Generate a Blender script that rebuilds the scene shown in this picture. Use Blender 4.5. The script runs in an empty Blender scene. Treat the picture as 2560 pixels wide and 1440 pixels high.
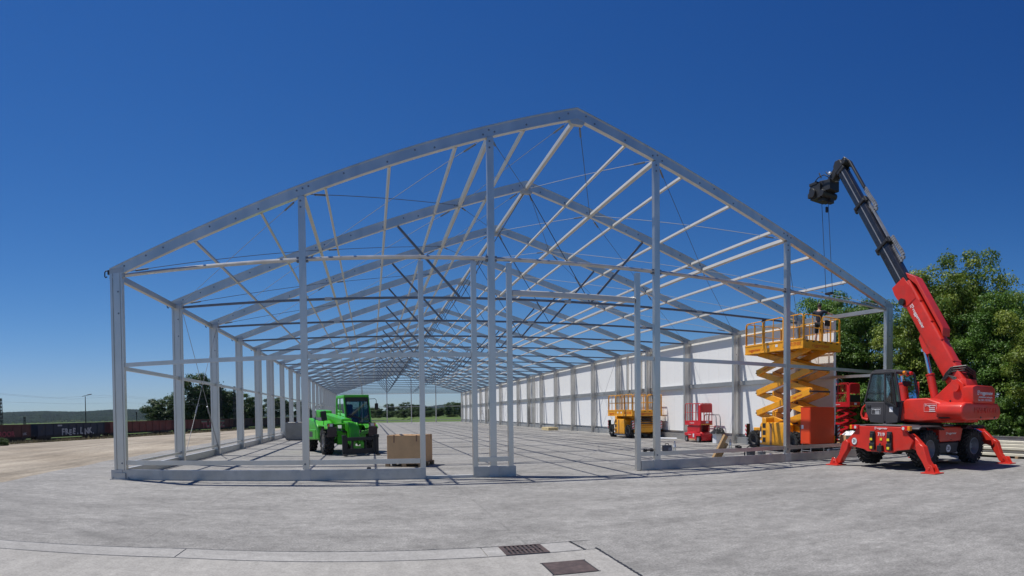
import bpy, bmesh, math, random
import numpy as np
from mathutils import Vector, Matrix, Euler
R = math.radians
PI = math.pi
random.seed(7)
rng = np.random.default_rng(11)
SC = bpy.context.scene
COL = SC.collection

# ---------------------------------------------------------------- camera
# the photograph is a stitched panorama: a cylindrical camera, 2560 px wide, 1497 px per radian
F, VC = 1496.98, 1070.35
cd = bpy.data.cameras.new('camera')
cam = bpy.data.objects.new('camera', cd); COL.objects.link(cam)
cd.type = 'PANO'
tgt = cd if hasattr(cd, 'panorama_type') else cd.cycles
tgt.panorama_type = 'CENTRAL_CYLINDRICAL'
tgt.central_cylindrical_range_u_min = -1280 / F
tgt.central_cylindrical_range_u_max = 1280 / F
tgt.central_cylindrical_range_v_min = -(1440 - VC) / F
tgt.central_cylindrical_range_v_max = VC / F
tgt.central_cylindrical_radius = 1.0
cd.clip_start = 0.1
cd.clip_end = 20000
_yaw, _pit, _rol = 0.2352, -0.0258, -0.0105
_f = Vector((math.sin(_yaw) * math.cos(_pit), math.cos(_yaw) * math.cos(_pit), math.sin(_pit)))
_r0 = Vector((math.cos(_yaw), -math.sin(_yaw), 0))
_u0 = _r0.cross(_f)
_r = _r0 * math.cos(_rol) + _u0 * math.sin(_rol)
_u = _u0 * math.cos(_rol) - _r0 * math.sin(_rol)
cam.matrix_world = Matrix(((_r.x, _u.x, -_f.x, 6.987), (_r.y, _u.y, -_f.y, -15.255), (_r.z, _u.z, -_f.z, 1.661), (0, 0, 0, 1)))
SC.camera = cam

# ---------------------------------------------------------------- sky, sun, exposure
LDIR = Vector((1.0, -0.46, -2.42)).normalized()          # direction the sunlight travels
wd = bpy.data.worlds.new('World'); SC.world = wd; wd.use_nodes = True
wn = wd.node_tree.nodes; wl = wd.node_tree.links
bg = wn['Background']
sky = wn.new('ShaderNodeTexSky'); sky.sky_type = 'NISHITA'; sky.sun_disc = False
sky.sun_elevation = math.asin(-LDIR.z)
sky.sun_rotation = math.atan2(-LDIR.x, -LDIR.y)
sky.altitude = 400; sky.air_density = 1.0; sky.dust_density = 0.0; sky.ozone_density = 3.2
# the phone's deep clear-sky rendering: one colour response for the whole sky
SKY_S = 0.085
sp = wn.new('ShaderNodeSeparateColor'); cb_ = wn.new('ShaderNodeCombineColor'); wl.new(sky.outputs[0], sp.inputs[0])
for _i, (_g, _k, _m) in enumerate(((1.86, 1.42, 0.42), (1.38, 1.04, 0.75), (1.0, 0.99, 3.0))):
    p_ = wn.new('ShaderNodeMath'); p_.operation = 'MULTIPLY'; p_.inputs[1].default_value = SKY_S; wl.new(sp.outputs[_i], p_.inputs[0])
    q_ = wn.new('ShaderNodeMath'); q_.operation = 'POWER'; q_.inputs[1].default_value = _g; wl.new(p_.outputs[0], q_.inputs[0])
    r_ = wn.new('ShaderNodeMath'); r_.operation = 'MULTIPLY'; r_.inputs[1].default_value = _k / SKY_S; wl.new(q_.outputs[0], r_.inputs[0])
    a_ = wn.new('ShaderNodeMath'); a_.operation = 'DIVIDE'; a_.inputs[1].default_value = _m / SKY_S; wl.new(r_.outputs[0], a_.inputs[0])
    b_ = wn.new('ShaderNodeMath'); b_.operation = 'MULTIPLY_ADD'; wl.new(a_.outputs[0], b_.inputs[0]); wl.new(a_.outputs[0], b_.inputs[1]); b_.inputs[2].default_value = 1.0
    c_ = wn.new('ShaderNodeMath'); c_.operation = 'SQRT'; wl.new(b_.outputs[0], c_.inputs[0])
    d_ = wn.new('ShaderNodeMath'); d_.operation = 'DIVIDE'; wl.new(r_.outputs[0], d_.inputs[0]); wl.new(c_.outputs[0], d_.inputs[1])
    wl.new(d_.outputs[0], cb_.inputs[_i])
wl.new(cb_.outputs[0], bg.inputs['Color'])
bg.inputs['Strength'].default_value = SKY_S
sd = bpy.data.lights.new('sun', 'SUN'); sd.energy = 4.8; sd.angle = R(0.5); sd.color = (1, 0.965, 0.91)
sun = bpy.data.objects.new('sun', sd); COL.objects.link(sun)
sun.rotation_euler = LDIR.to_track_quat('-Z', 'Y').to_euler()
SC.view_settings.view_transform = 'Standard'
SC.view_settings.look = 'None'
SC.view_settings.exposure = 0.0
SC.view_settings.gamma = 1.0
SC.view_settings.use_curve_mapping = False
SC.render.engine = 'CYCLES'
SC.cycles.max_bounces = 8
SC.cycles.transparent_max_bounces = 16

# ---------------------------------------------------------------- materials
MT = {}
def mat(name, col, rough=0.6, metal=0.0, var=0.0, vscale=4.0, bump=0.0, bscale=60.0, spec=0.5, stretch=None, coat=0.0, alpha=None, dirt=None):
    """procedural principled material: two-scale colour variation, fine bump"""
    m = bpy.data.materials.new(name); m.use_nodes = True
    nt = m.node_tree; b = nt.nodes['Principled BSDF']
    b.inputs['Base Color'].default_value = (*col, 1)
    b.inputs['Roughness'].default_value = rough
    b.inputs['Metallic'].default_value = metal
    b.inputs['Specular IOR Level'].default_value = spec
    if coat: b.inputs['Coat Weight'].default_value = coat; b.inputs['Coat Roughness'].default_value = 0.08
    if var or bump or dirt:
        tc = nt.nodes.new('ShaderNodeTexCoord'); mp = nt.nodes.new('ShaderNodeMapping')
        nt.links.new(tc.outputs['Object'], mp.inputs['Vector'])
        if stretch: mp.inputs['Scale'].default_value = stretch
    if var:
        n1 = nt.nodes.new('ShaderNodeTexNoise'); n1.inputs['Scale'].default_value = vscale; n1.inputs['Detail'].default_value = 6; n1.inputs['Roughness'].default_value = 0.6
        nt.links.new(mp.outputs[0], n1.inputs['Vector'])
        rp = nt.nodes.new('ShaderNodeValToRGB')
        rp.color_ramp.elements[0].position = 0.3; rp.color_ramp.elements[1].position = 0.7
        rp.color_ramp.elements[0].color = (*[max(0, c * (1 - var)) for c in col], 1)
        rp.color_ramp.elements[1].color = (*[min(1, c * (1 + var)) for c in col], 1)
        nt.links.new(n1.outputs['Fac'], rp.inputs['Fac'])
        out = rp.outputs[0]
        if dirt:
            n3 = nt.nodes.new('ShaderNodeTexNoise'); n3.inputs['Scale'].default_value = vscale * 2.3; n3.inputs['Detail'].default_value = 8
            nt.links.new(mp.outputs[0], n3.inputs['Vector'])
            r3 = nt.nodes.new('ShaderNodeValToRGB'); r3.color_ramp.elements[0].position = 0.52; r3.color_ramp.elements[1].position = 0.72
            r3.color_ramp.elements[0].color = (0, 0, 0, 1); r3.color_ramp.elements[1].color = (0.75, 0.75, 0.75, 1)
            nt.links.new(n3.outputs['Fac'], r3.inputs['Fac'])
            mx = nt.nodes.new('ShaderNodeMix'); mx.data_type = 'RGBA'
            nt.links.new(r3.outputs[0], mx.inputs[0]); nt.links.new(out, mx.inputs[6]); mx.inputs[7].default_value = (*dirt, 1)
            out = mx.outputs[2]
        nt.links.new(out, b.inputs['Base Color'])
        mr = nt.nodes.new('ShaderNodeMapRange'); mr.inputs['To Min'].default_value = max(0.05, rough - 0.12); mr.inputs['To Max'].default_value = min(1, rough + 0.12)
        nt.links.new(n1.outputs['Fac'], mr.inputs['Value']); nt.links.new(mr.outputs[0], b.inputs['Roughness'])
    if bump:
        n2 = nt.nodes.new('ShaderNodeTexNoise'); n2.inputs['Scale'].default_value = bscale; n2.inputs['Detail'].default_value = 4
        nt.links.new(mp.outputs[0], n2.inputs['Vector'])
        bp = nt.nodes.new('ShaderNodeBump'); bp.inputs['Strength'].default_value = bump; bp.inputs['Distance'].default_value = 0.02
        nt.links.new(n2.outputs['Fac'], bp.inputs['Height']); nt.links.new(bp.outputs[0], b.inputs['Normal'])
    MT[name] = m
    return m

mat('alu', (0.63, 0.61, 0.57), 0.36, 0.85, 0.11, 1.7, 0.04, 25, stretch=(1.2, 1.2, 0.45))
mat('alu_pale', (0.54, 0.53, 0.50), 0.5, 0.35, 0.08, 2.0, 0.05, 25)
mat('galv', (0.50, 0.495, 0.475), 0.45, 0.75, 0.14, 2.5, 0.06, 40, dirt=(0.40, 0.41, 0.42))
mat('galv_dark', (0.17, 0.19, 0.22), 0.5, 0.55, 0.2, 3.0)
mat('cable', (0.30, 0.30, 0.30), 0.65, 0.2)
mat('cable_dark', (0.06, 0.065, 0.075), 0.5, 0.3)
mat('black', (0.018, 0.018, 0.019), 0.5, 0, 0.25, 6)
mat('black_gloss', (0.022, 0.022, 0.026), 0.22, 0.1, 0.3, 3, coat=0.4)
mat('rubber', (0.020, 0.020, 0.020), 0.85, 0, 0.35, 5, 0.2, 40, dirt=(0.10, 0.095, 0.085))
mat('rim_grey', (0.24, 0.245, 0.26), 0.45, 0.2, 0.15, 5)
mat('rim_dirty', (0.36, 0.34, 0.31), 0.8, 0, 0.25, 5)
mat('red', (0.62, 0.030, 0.016), 0.40, 0, 0.14, 1.6, coat=0.2, dirt=(0.44, 0.045, 0.030))
mat('red_lift', (0.60, 0.014, 0.020), 0.42, 0, 0.12, 3.0, coat=0.2)
mat('orange_red', (0.74, 0.060, 0.008), 0.42, 0, 0.08, 1.5, 0.03, 8)
mat('yellow', (0.83, 0.36, 0.010), 0.40, 0, 0.10, 2.0, coat=0.2, dirt=(0.62, 0.30, 0.03))
mat('green', (0.060, 0.43, 0.016), 0.36, 0, 0.10, 2.0, coat=0.12, dirt=(0.10, 0.26, 0.055))
mat('dark_grey', (0.050, 0.047, 0.050), 0.55, 0, 0.15, 3.0)
mat('mid_grey', (0.11, 0.108, 0.112), 0.6, 0, 0.15, 3.0)
mat('chrome', (0.85, 0.85, 0.86), 0.12, 1.0)
mat('white_paint', (0.80, 0.80, 0.80), 0.45, 0, 0.05, 3.0)
mat('lamp_red', (0.65, 0.01, 0.01), 0.2, coat=0.5)
mat('lamp_amber', (0.85, 0.28, 0.01), 0.2, coat=0.5)
mat('lamp_clear', (0.75, 0.77, 0.78), 0.12, 0.2)
mat('yellow_mark', (0.80, 0.60, 0.03), 0.5)
mat('red_mark', (0.62, 0.03, 0.03), 0.5)
mat('red_text', (0.55, 0.035, 0.01), 0.5)
mat('carton', (0.60, 0.37, 0.185), 0.85, 0, 0.10, 2.5, 0.05, 60)
mat('carton_dark', (0.27, 0.15, 0.08), 0.7, 0, 0.1, 4)
mat('pallet_wood', (0.34, 0.23, 0.13), 0.85, 0, 0.3, 5, 0.2, 40, stretch=(1, 6, 6))
mat('beam_wood', (0.42, 0.27, 0.13), 0.8, 0, 0.25, 4, 0.15, 30, stretch=(5, 5, 0.6))
mat('new_wood', (0.62, 0.50, 0.28), 0.8, 0, 0.15, 4)
mat('panel', (0.86, 0.855, 0.835), 0.5, 0, 0.025, 0.5)
mat('wrap', (0.30, 0.28, 0.235), 0.35, 0, 0.12, 2.0, 0.15, 12, coat=0.3)
mat('plastic_white', (0.78, 0.79, 0.80), 0.4, 0, 0.05, 3)
mat('skin', (0.50, 0.27, 0.19), 0.6, 0, 0.08, 10)
mat('cloth_navy', (0.020, 0.024, 0.040), 0.9, 0, 0.2, 8)
mat('cloth_black', (0.014, 0.014, 0.016), 0.9, 0, 0.2, 8)
mat('cloth_grey', (0.16, 0.17, 0.21), 0.9, 0, 0.15, 8)
mat('cloth_blue', (0.23, 0.29, 0.42), 0.9, 0, 0.12, 8)
mat('cloth_red', (0.40, 0.03, 0.03), 0.9, 0, 0.12, 8)
mat('hair', (0.022, 0.014, 0.010), 0.7, 0, 0.2, 30)
mat('bark', (0.10, 0.075, 0.055), 0.9, 0, 0.3, 6, 0.4, 20)
mat('wag_red', (0.135, 0.034, 0.026), 0.75, 0, 0.35, 0.8, dirt=(0.08, 0.035, 0.025))
mat('wag_brown', (0.085, 0.032, 0.026), 0.75, 0, 0.3, 0.8, dirt=(0.05, 0.03, 0.025))
mat('wag_blue', (0.020, 0.026, 0.045), 0.7, 0, 0.3, 0.8, dirt=(0.035, 0.03, 0.03))
mat('steel_dark', (0.030, 0.028, 0.028), 0.7, 0.2, 0.3, 3)
mat('rust_iron', (0.088, 0.064, 0.060), 0.75, 0.25, 0.25, 6, 0.25, 50, dirt=(0.14, 0.10, 0.09))
mat('cream_sheet', (0.58, 0.55, 0.45), 0.5, 0, 0.08, 2)
mat('graf_white', (0.36, 0.37, 0.39), 0.7, 0, 0.15, 1)
mat('graf_teal', (0.06, 0.20, 0.20), 0.7, 0, 0.3, 1)
mat('graf_pink', (0.34, 0.06, 0.08), 0.7, 0, 0.3, 1)
mat('graf_sand', (0.28, 0.22, 0.14), 0.7, 0, 0.3, 1)
mat('blue_paint', (0.012, 0.05, 0.25), 0.4)

def glass_mat(name, tint, a):
    m = bpy.data.materials.new(name); m.use_nodes = True; nt = m.node_tree
    nt.nodes.remove(nt.nodes['Principled BSDF'])
    o = nt.nodes['Material Output']
    gl = nt.nodes.new('ShaderNodeBsdfGlossy'); gl.inputs['Roughness'].default_value = 0.03; gl.inputs['Color'].default_value = (1, 1, 1, 1)
    tr = nt.nodes.new('ShaderNodeBsdfTransparent'); tr.inputs['Color'].default_value = (*tint, 1)
    fr = nt.nodes.new('ShaderNodeFresnel'); fr.inputs['IOR'].default_value = 1.5
    ad = nt.nodes.new('ShaderNodeMath'); ad.operation = 'MULTIPLY_ADD'; ad.inputs[1].default_value = 1.0; ad.inputs[2].default_value = a
    nt.links.new(fr.outputs[0], ad.inputs[0])
    mx = nt.nodes.new('ShaderNodeMixShader')
    nt.links.new(ad.outputs[0], mx.inputs[0]); nt.links.new(tr.outputs[0], mx.inputs[1]); nt.links.new(gl.outputs[0], mx.inputs[2])
    nt.links.new(mx.outputs[0], o.inputs['Surface']); MT[name] = m
glass_mat('glass', (0.50, 0.62, 0.62), 0.05)
glass_mat('glass_dark', (0.30, 0.40, 0.40), 0.05)
glass_mat('pet', (0.85, 0.9, 0.92), 0.08)

# ---------------------------------------------------------------- mesh helpers
def link(o, parent=None):
    COL.objects.link(o)
    if parent is not None: o.parent = parent
    return o
def empty(name, loc=(0, 0, 0), rz=0.0, label=None, cat=None, group=None):
    o = bpy.data.objects.new(name, None); COL.objects.link(o)
    o.location = loc; o.rotation_euler = (0, 0, rz); o.empty_display_size = 0.2
    return tag(o, label, cat, group)
def tag(o, label=None, cat=None, group=None, kind=None):
    if label: o['label'] = label
    if cat: o['category'] = cat
    if group: o['group'] = group
    if kind: o['kind'] = kind
    return o
def inst(me, name, parent=None, loc=(0, 0, 0), rot=(0, 0, 0), sc=(1, 1, 1)):
    o = bpy.data.objects.new(name, me); link(o, parent)
    o.location = loc; o.rotation_euler = rot; o.scale = sc
    return o
class MB:
    def __init__(s): s.v = []; s.f = []
    def add(s, vs, fs):
        k = len(s.v); s.v += [tuple(v) for v in vs]; s.f += [tuple(i + k for i in f) for f in fs]; return s
    def box(s, c, d, rot=None):
        x, y, z = d[0] / 2, d[1] / 2, d[2] / 2
        vs = [Vector((a * x, b * y, e * z)) for a in (-1, 1) for b in (-1, 1) for e in (-1, 1)]
        if rot is not None:
            q = rot if isinstance(rot, Matrix) else Euler(rot).to_matrix()
            vs = [q @ v for v in vs]
        C = Vector(c)
        return s.add([v + C for v in vs], [(0, 1, 3, 2), (4, 6, 7, 5), (0, 4, 5, 1), (2, 3, 7, 6), (0, 2, 6, 4), (1, 5, 7, 3)])
    def b2(s, a, b):
        return s.box([(p + q) / 2 for p, q in zip(a, b)], [abs(q - p) for p, q in zip(a, b)])
    def frame(s, p, q, up=(0, 0, 1)):
        p, q = Vector(p), Vector(q); d = (q - p).normalized(); u = Vector(up)
        if abs(d.dot(u)) > 0.98: u = Vector((0, 1, 0)) if abs(d.y) < 0.9 else Vector((1, 0, 0))
        x = d.cross(u).normalized(); y = x.cross(d).normalized(); return p, q, x, y
    def bar(s, p, q, w, h, up=(0, 0, 1), w2=None, h2=None):
        p, q, x, y = s.frame(p, q, up); w2 = w if w2 is None else w2; h2 = h if h2 is None else h2
        vs = [p + x * a * w / 2 + y * b * h / 2 for a, b in ((-1, -1), (1, -1), (1, 1), (-1, 1))] + [q + x * a * w2 / 2 + y * b * h2 / 2 for a, b in ((-1, -1), (1, -1), (1, 1), (-1, 1))]
        return s.add(vs, [(3, 2, 1, 0), (4, 5, 6, 7), (0, 1, 5, 4), (1, 2, 6, 5), (2, 3, 7, 6), (3, 0, 4, 7)])
    def tube(s, pts, r, n=8, cap=True, r2=None):
        pts = [Vector(p) for p in pts]; k = len(s.v); m = len(pts); x = None
        for i, p in enumerate(pts):
            d = (pts[min(i + 1, m - 1)] - pts[max(i - 1, 0)]).normalized()
            if x is None:
                u = Vector((0, 0, 1)) if abs(d.z) < 0.9 else Vector((1, 0, 0)); x = d.cross(u).normalized()
            else:
                x = (x - d * x.dot(d)).normalized()
            y = d.cross(x); rr = r if r2 is None else r + (r2 - r) * i / (m - 1)
            for j in range(n):
                a = 2 * PI * j / n; s.v.append(tuple(p + x * math.cos(a) * rr + y * math.sin(a) * rr))
        for i in range(m - 1):
            for j in range(n):
                a = k + i * n + j; b = k + i * n + (j + 1) % n; s.f.append((a, b, b + n, a + n))
        if cap:
            s.f.append(tuple(k + j for j in range(n))[::-1]); s.f.append(tuple(k + (m - 1) * n + j for j in range(n)))
        return s
    def prism(s, poly, axis, a, b):
        """polygon (list of 2-tuples) in the plane normal to axis, extruded from a to b"""
        def mk(p, t):
            return {'x': (t, p[0], p[1]), 'y': (p[0], t, p[1]), 'z': (p[0], p[1], t)}[axis]
        n = len(poly)
        vs = [mk(p, a) for p in poly] + [mk(p, b) for p in poly]
        fs = [tuple(range(n))[::-1], tuple(range(n, 2 * n))] + [(i, (i + 1) % n, n + (i + 1) % n, n + i) for i in range(n)]
        return s.add(vs, fs)
    def lathe(s, prof, n=24, axis='x', c=(0, 0, 0), closed=False, cap=True):
        """prof: list of (t along axis, radius)"""
        k = len(s.v); m = len(prof)
        for t, r in prof:
            for j in range(n):
                a = 2 * PI * j / n; u, w = r * math.cos(a), r * math.sin(a)
                p = {'x': (t, u, w), 'y': (w, t, u), 'z': (u, w, t)}[axis]
                s.v.append((p[0] + c[0], p[1] + c[1], p[2] + c[2]))
        for i in range(m - 1 if not closed else m):
            i2 = (i + 1) % m
            for j in range(n):
                j2 = (j + 1) % n; s.f.append((k + i * n + j, k + i * n + j2, k + i2 * n + j2, k + i2 * n + j))
        if not closed and cap:
            if prof[0][1] > 1e-4: s.f.append(tuple(k + j for j in range(n))[::-1])
            if prof[-1][1] > 1e-4: s.f.append(tuple(k + (m - 1) * n + j for j in range(n)))
        return s
    def xf(s, M, k=0):
        s.v[k:] = [tuple(M @ Vector(v)) for v in s.v[k:]]; return s
    def mesh(s, name, m=None, bevel=0.0, smooth=True, seg=1):
        me = bpy.data.meshes.new(name); me.from_pydata(s.v, [], s.f)
        bm = bmesh.new(); bm.from_mesh(me)
        bmesh.ops.recalc_face_normals(bm, faces=bm.faces)
        if bevel:
            es = [e for e in bm.edges if len(e.link_faces) == 2 and e.calc_face_angle(0) > 0.5]
            bmesh.ops.bevel(bm, geom=es, offset=bevel, segments=seg, affect='EDGES', profile=0.6, clamp_overlap=True)
        bm.to_mesh(me); bm.free()
        if smooth:
            me.shade_smooth(); me.set_sharp_from_angle(angle=R(35))
        if m: me.materials.append(MT[m] if isinstance(m, str) else m)
        return me
    def build(s, name, m, parent=None, bevel=0.0, loc=(0, 0, 0), rot=(0, 0, 0), label=None, seg=1, smooth=True):
        o = inst(s.mesh(name, m, bevel, smooth, seg), name, parent, loc, rot)
        if label: o['label'] = label
        return o
def rrect(w, h, r, n=4, cx=0, cy=0):
    out = []
    for (sx, sy, a0) in ((1, 1, 0), (-1, 1, 90), (-1, -1, 180), (1, -1, 270)):
        for i in range(n + 1):
            a = R(a0 + 90 * i / n); out.append((cx + sx * (w / 2 - r) + r * math.cos(a), cy + sy * (h / 2 - r) + r * math.sin(a)))
    return out
def text(name, s, size, m, parent, loc, xdir, updir, depth=0.002, sx=1.0, shear=0.0, align='CENTER', bold=0.0):
    """flat lettering as a mesh: xdir runs along the line of writing, updir up the letters"""
    cu = bpy.data.curves.new('tmp', 'FONT'); cu.body = s; cu.size = size; cu.extrude = depth; cu.align_x = align; cu.align_y = 'CENTER'
    cu.shear = shear; cu.offset = bold; cu.resolution_u = 2
    ob = bpy.data.objects.new('tmp', cu); COL.objects.link(ob)
    dg = bpy.context.evaluated_depsgraph_get()
    me = bpy.data.meshes.new_from_object(ob.evaluated_get(dg)); bpy.data.objects.remove(ob); bpy.data.curves.remove(cu)
    x = Vector(xdir).normalized(); u = Vector(updir); u = (u - x * u.dot(x)).normalized(); z = x.cross(u)
    M = Matrix(((x.x * sx, u.x, z.x, loc[0]), (x.y * sx, u.y, z.y, loc[1]), (x.z * sx, u.z, z.z, loc[2]), (0, 0, 0, 1)))
    me.transform(M); me.materials.clear(); me.materials.append(MT[m]); me.name = name
    o = bpy.data.objects.new(name, me); link(o, parent); return o
def logo(parent, loc, xdir, updir, w, m='white_paint', frame=False, lines=0):
    """small wordmark: a square badge with a hooked stroke, then the name"""
    x = Vector(xdir).normalized(); u = Vector(updir).normalized(); L = Vector(loc); h = w * 0.16
    text('lettering', 'roggermaier', h * 1.15, m, parent, L + x * h * 0.7, x, u, bold=h * 0.012)
    mb = MB(); z = x.cross(u); a = h * 0.95; c = L - x * (w * 0.5 - a * 0.3)
    def q(x0, y0, x1, y1):
        p = [c + x * (X * a) + u * (Y * a) for X, Y in ((x0, y0), (x1, y0), (x1, y1), (x0, y1))]
        mb.add([v - z * 0.002 for v in p] + [v + z * 0.002 for v in p], [(3, 2, 1, 0), (4, 5, 6, 7), (0, 1, 5, 4), (1, 2, 6, 5), (2, 3, 7, 6), (3, 0, 4, 7)])
    q(-.5, -.5, -.38, .5); q(-.38, .38, .5, .5); q(.38, -.1, .5, .38); q(-.38, -.5, .2, -.38); q(-.15, -.1, .5, .02); q(-.15, .02, -.03, .25)
    if frame:
        fw, fh = w * 0.62 / a, (w * 0.52) / a; cc = c; c = L - u * (w * 0.16); t = 0.09
        q(-fw, fh * .55, fw, fh * .55 + t); q(-fw, -fh * .62 - t, fw, -fh * .62); q(-fw - t, -fh * .62 - t, -fw, fh * .55 + t); q(fw, -fh * .62 - t, fw + t, fh * .55 + t)
        c = cc
    for i in range(lines):
        c2 = L - u * (h * (1.15 + 0.85 * i)) + x * (h * 0.9); c = c2
        q(-1.7, -.18, 2.1, .14)
    mb.build('emblem', m, parent, smooth=False)
# ================================================================ ground
def nodes_mat(name):
    m = bpy.data.materials.new(name); m.use_nodes = True; MT[name] = m
    return m, m.node_tree, m.node_tree.nodes['Principled BSDF']
def N(nt, t, **kw):
    n = nt.nodes.new(t)
    for k, v in kw.items():
        if k in n.inputs: n.inputs[k].default_value = v
        else: setattr(n, k, v)
    return n
def ramp(nt, src, stops):
    r = nt.nodes.new('ShaderNodeValToRGB'); e = r.color_ramp.elements
    e[0].position, e[0].color = stops[0][0], (*stops[0][1], 1)
    e[1].position, e[1].color = stops[-1][0], (*stops[-1][1], 1)
    for p, c in stops[1:-1]:
        k = e.new(p); k.color = (*c, 1)
    nt.links.new(src, r.inputs['Fac']); return r.outputs[0]
def mixc(nt, fac, a, b, mode='MIX'):
    m = nt.nodes.new('ShaderNodeMix'); m.data_type = 'RGBA'; m.blend_type = mode
    if isinstance(fac, float): m.inputs[0].default_value = fac
    else: nt.links.new(fac, m.inputs[0])
    for i, s in ((6, a), (7, b)):
        if isinstance(s, tuple): m.inputs[i].default_value = (*s, 1)
        else: nt.links.new(s, m.inputs[i])
    return m.outputs[2]
def g3(v): return (v, v, v)

def concrete(name, base, warm=(1, 1, 1), streak=(0.85, 1.35, 1), rot=0.6, joints=True, amp=1.0):
    m, nt, b = nodes_mat(name)
    tc = N(nt, 'ShaderNodeTexCoord'); P = tc.outputs['Object']
    def noise(sc, det=6, rough=0.6, mp=None):
        n = N(nt, 'ShaderNodeTexNoise'); n.inputs['Scale'].default_value = sc; n.inputs['Detail'].default_value = det; n.inputs['Roughness'].default_value = rough
        nt.links.new(mp if mp else P, n.inputs['Vector']); return n.outputs['Fac']
    mp = N(nt, 'ShaderNodeMapping'); mp.inputs['Scale'].default_value = streak; mp.inputs['Rotation'].default_value = (0, 0, rot); nt.links.new(P, mp.inputs['Vector'])
    B = [base * w for w in warm]
    def k(v): return tuple(v * x for x in B)
    c = ramp(nt, noise(0.22, 5, 0.55), [(0.30, k(0.86)), (0.52, k(1.0)), (0.72, k(1.10))])
    c = mixc(nt, 0.85 * amp, c, ramp(nt, noise(0.9, 8, 0.65, mp.outputs[0]), [(0.30, g3(0.36)), (0.5, g3(0.5)), (0.70, g3(0.63))]), 'OVERLAY')
    c = mixc(nt, 0.50 * amp, c, ramp(nt, noise(5.5, 8, 0.75), [(0.32, g3(0.24)), (0.5, g3(0.5)), (0.68, g3(0.78))]), 'OVERLAY')
    c = mixc(nt, 0.50 * amp, c, ramp(nt, noise(34, 5, 0.8), [(0.36, g3(0.16)), (0.5, g3(0.5)), (0.64, g3(0.84))]), 'OVERLAY')
    if joints:
        # worn wheel paths: long soft dark arcs, broken up
        for (cx_, cy_, rr, wd) in ((30, -34, 31.0, 0.22), (30, -34, 29.2, 0.22), (-8, -30, 27.0, 0.25), (-8, -30, 25.2, 0.25), (16, 40, 47.6, 0.2), (16, 40, 49.3, 0.2)):
            vm = N(nt, 'ShaderNodeVectorMath'); vm.operation = 'DISTANCE'; nt.links.new(P, vm.inputs[0]); vm.inputs[1].default_value = (cx_, cy_, 0)
            sb_ = N(nt, 'ShaderNodeMath'); sb_.operation = 'SUBTRACT'; nt.links.new(vm.outputs['Value'], sb_.inputs[0]); sb_.inputs[1].default_value = rr
            ab = N(nt, 'ShaderNodeMath'); ab.operation = 'ABSOLUTE'; nt.links.new(sb_.outputs[0], ab.inputs[0])
            ln = ramp(nt, ab.outputs[0], [(0.0, g3(1)), (wd * 0.5, g3(0.7)), (wd, g3(0))])
            nz_ = ramp(nt, noise(0.7, 8, 0.75), [(0.45, g3(0.0)), (0.64, g3(0.55))])
            ml = N(nt, 'ShaderNodeMath'); ml.operation = 'MULTIPLY'; nt.links.new(ln, ml.inputs[0]); nt.links.new(nz_, ml.inputs[1])
            c = mixc(nt, ml.outputs[0], c, k(0.62))
        # pale dusty drifts and darker damp stains with outlines of their own
        c = mixc(nt, ramp(nt, noise(0.35, 9, 0.72, mp.outputs[0]), [(0.56, g3(0)), (0.70, g3(0.5))]), c, k(1.22))
        c = mixc(nt, ramp(nt, noise(0.48, 9, 0.78), [(0.62, g3(0)), (0.72, g3(0.5))]), c, k(0.70))
    # pits and specks of gravel
    vo = N(nt, 'ShaderNodeTexVoronoi'); vo.inputs['Scale'].default_value = 11; nt.links.new(P, vo.inputs['Vector'])
    pit = ramp(nt, vo.outputs['Distance'], [(0.0, g3(1)), (0.055, g3(1)), (0.075, g3(0))])
    gate = ramp(nt, noise(0.8, 4), [(0.52, g3(0)), (0.62, g3(0.8))])
    mm = N(nt, 'ShaderNodeMath'); mm.operation = 'MULTIPLY'; nt.links.new(pit, mm.inputs[0]); nt.links.new(gate, mm.inputs[1])
    c = mixc(nt, mm.outputs[0], c, k(0.42))
    if joints:
        # hairline sawn joints every 2.5 m, faint, with a stained edge
        for ax, rt, off in (('X', (0, 0, 0), 1.1), ('X', (0, 0, PI / 2), 0.3)):
            mj = N(nt, 'ShaderNodeMapping'); mj.inputs['Rotation'].default_value = rt; mj.inputs['Location'].default_value = (off, 0, 0); nt.links.new(P, mj.inputs['Vector'])
            sx = N(nt, 'ShaderNodeSeparateXYZ'); nt.links.new(mj.outputs[0], sx.inputs[0])
            md = N(nt, 'ShaderNodeMath'); md.operation = 'PINGPONG'; md.inputs[1].default_value = 2.5; nt.links.new(sx.outputs[0], md.inputs[0])
            ln = ramp(nt, md.outputs[0], [(0.0, g3(1)), (0.010, g3(0.8)), (0.03, g3(0))])
            nz = ramp(nt, noise(1.7, 5), [(0.40, g3(0.0)), (0.60, g3(0.6))])
            ml = N(nt, 'ShaderNodeMath'); ml.operation = 'MULTIPLY'; nt.links.new(ln, ml.inputs[0]); nt.links.new(nz, ml.inputs[1])
            c = mixc(nt, ml.outputs[0], c, k(0.6))
    nt.links.new(c, b.inputs['Base Color'])
    b.inputs['Roughness'].default_value = 0.9; b.inputs['Specular IOR Level'].default_value = 0.25
    bp = N(nt, 'ShaderNodeBump'); bp.inputs['Strength'].default_value = 0.35; bp.inputs['Distance'].default_value = 0.01
    nt.links.new(noise(55, 6, 0.8), bp.inputs['Height']); nt.links.new(bp.outputs[0], b.inputs['Normal'])
    return m
concrete('concrete', 0.256, (1.0, 0.965, 0.90))
concrete('concrete_smooth', 0.335, (1.0, 0.955, 0.875), (5, 0.5, 1), 0.05, False, 0.5)
concrete('gutter_concrete', 0.335, (1.0, 0.965, 0.905), (0.5, 3, 1), 0.0, False, 0.5)

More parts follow.
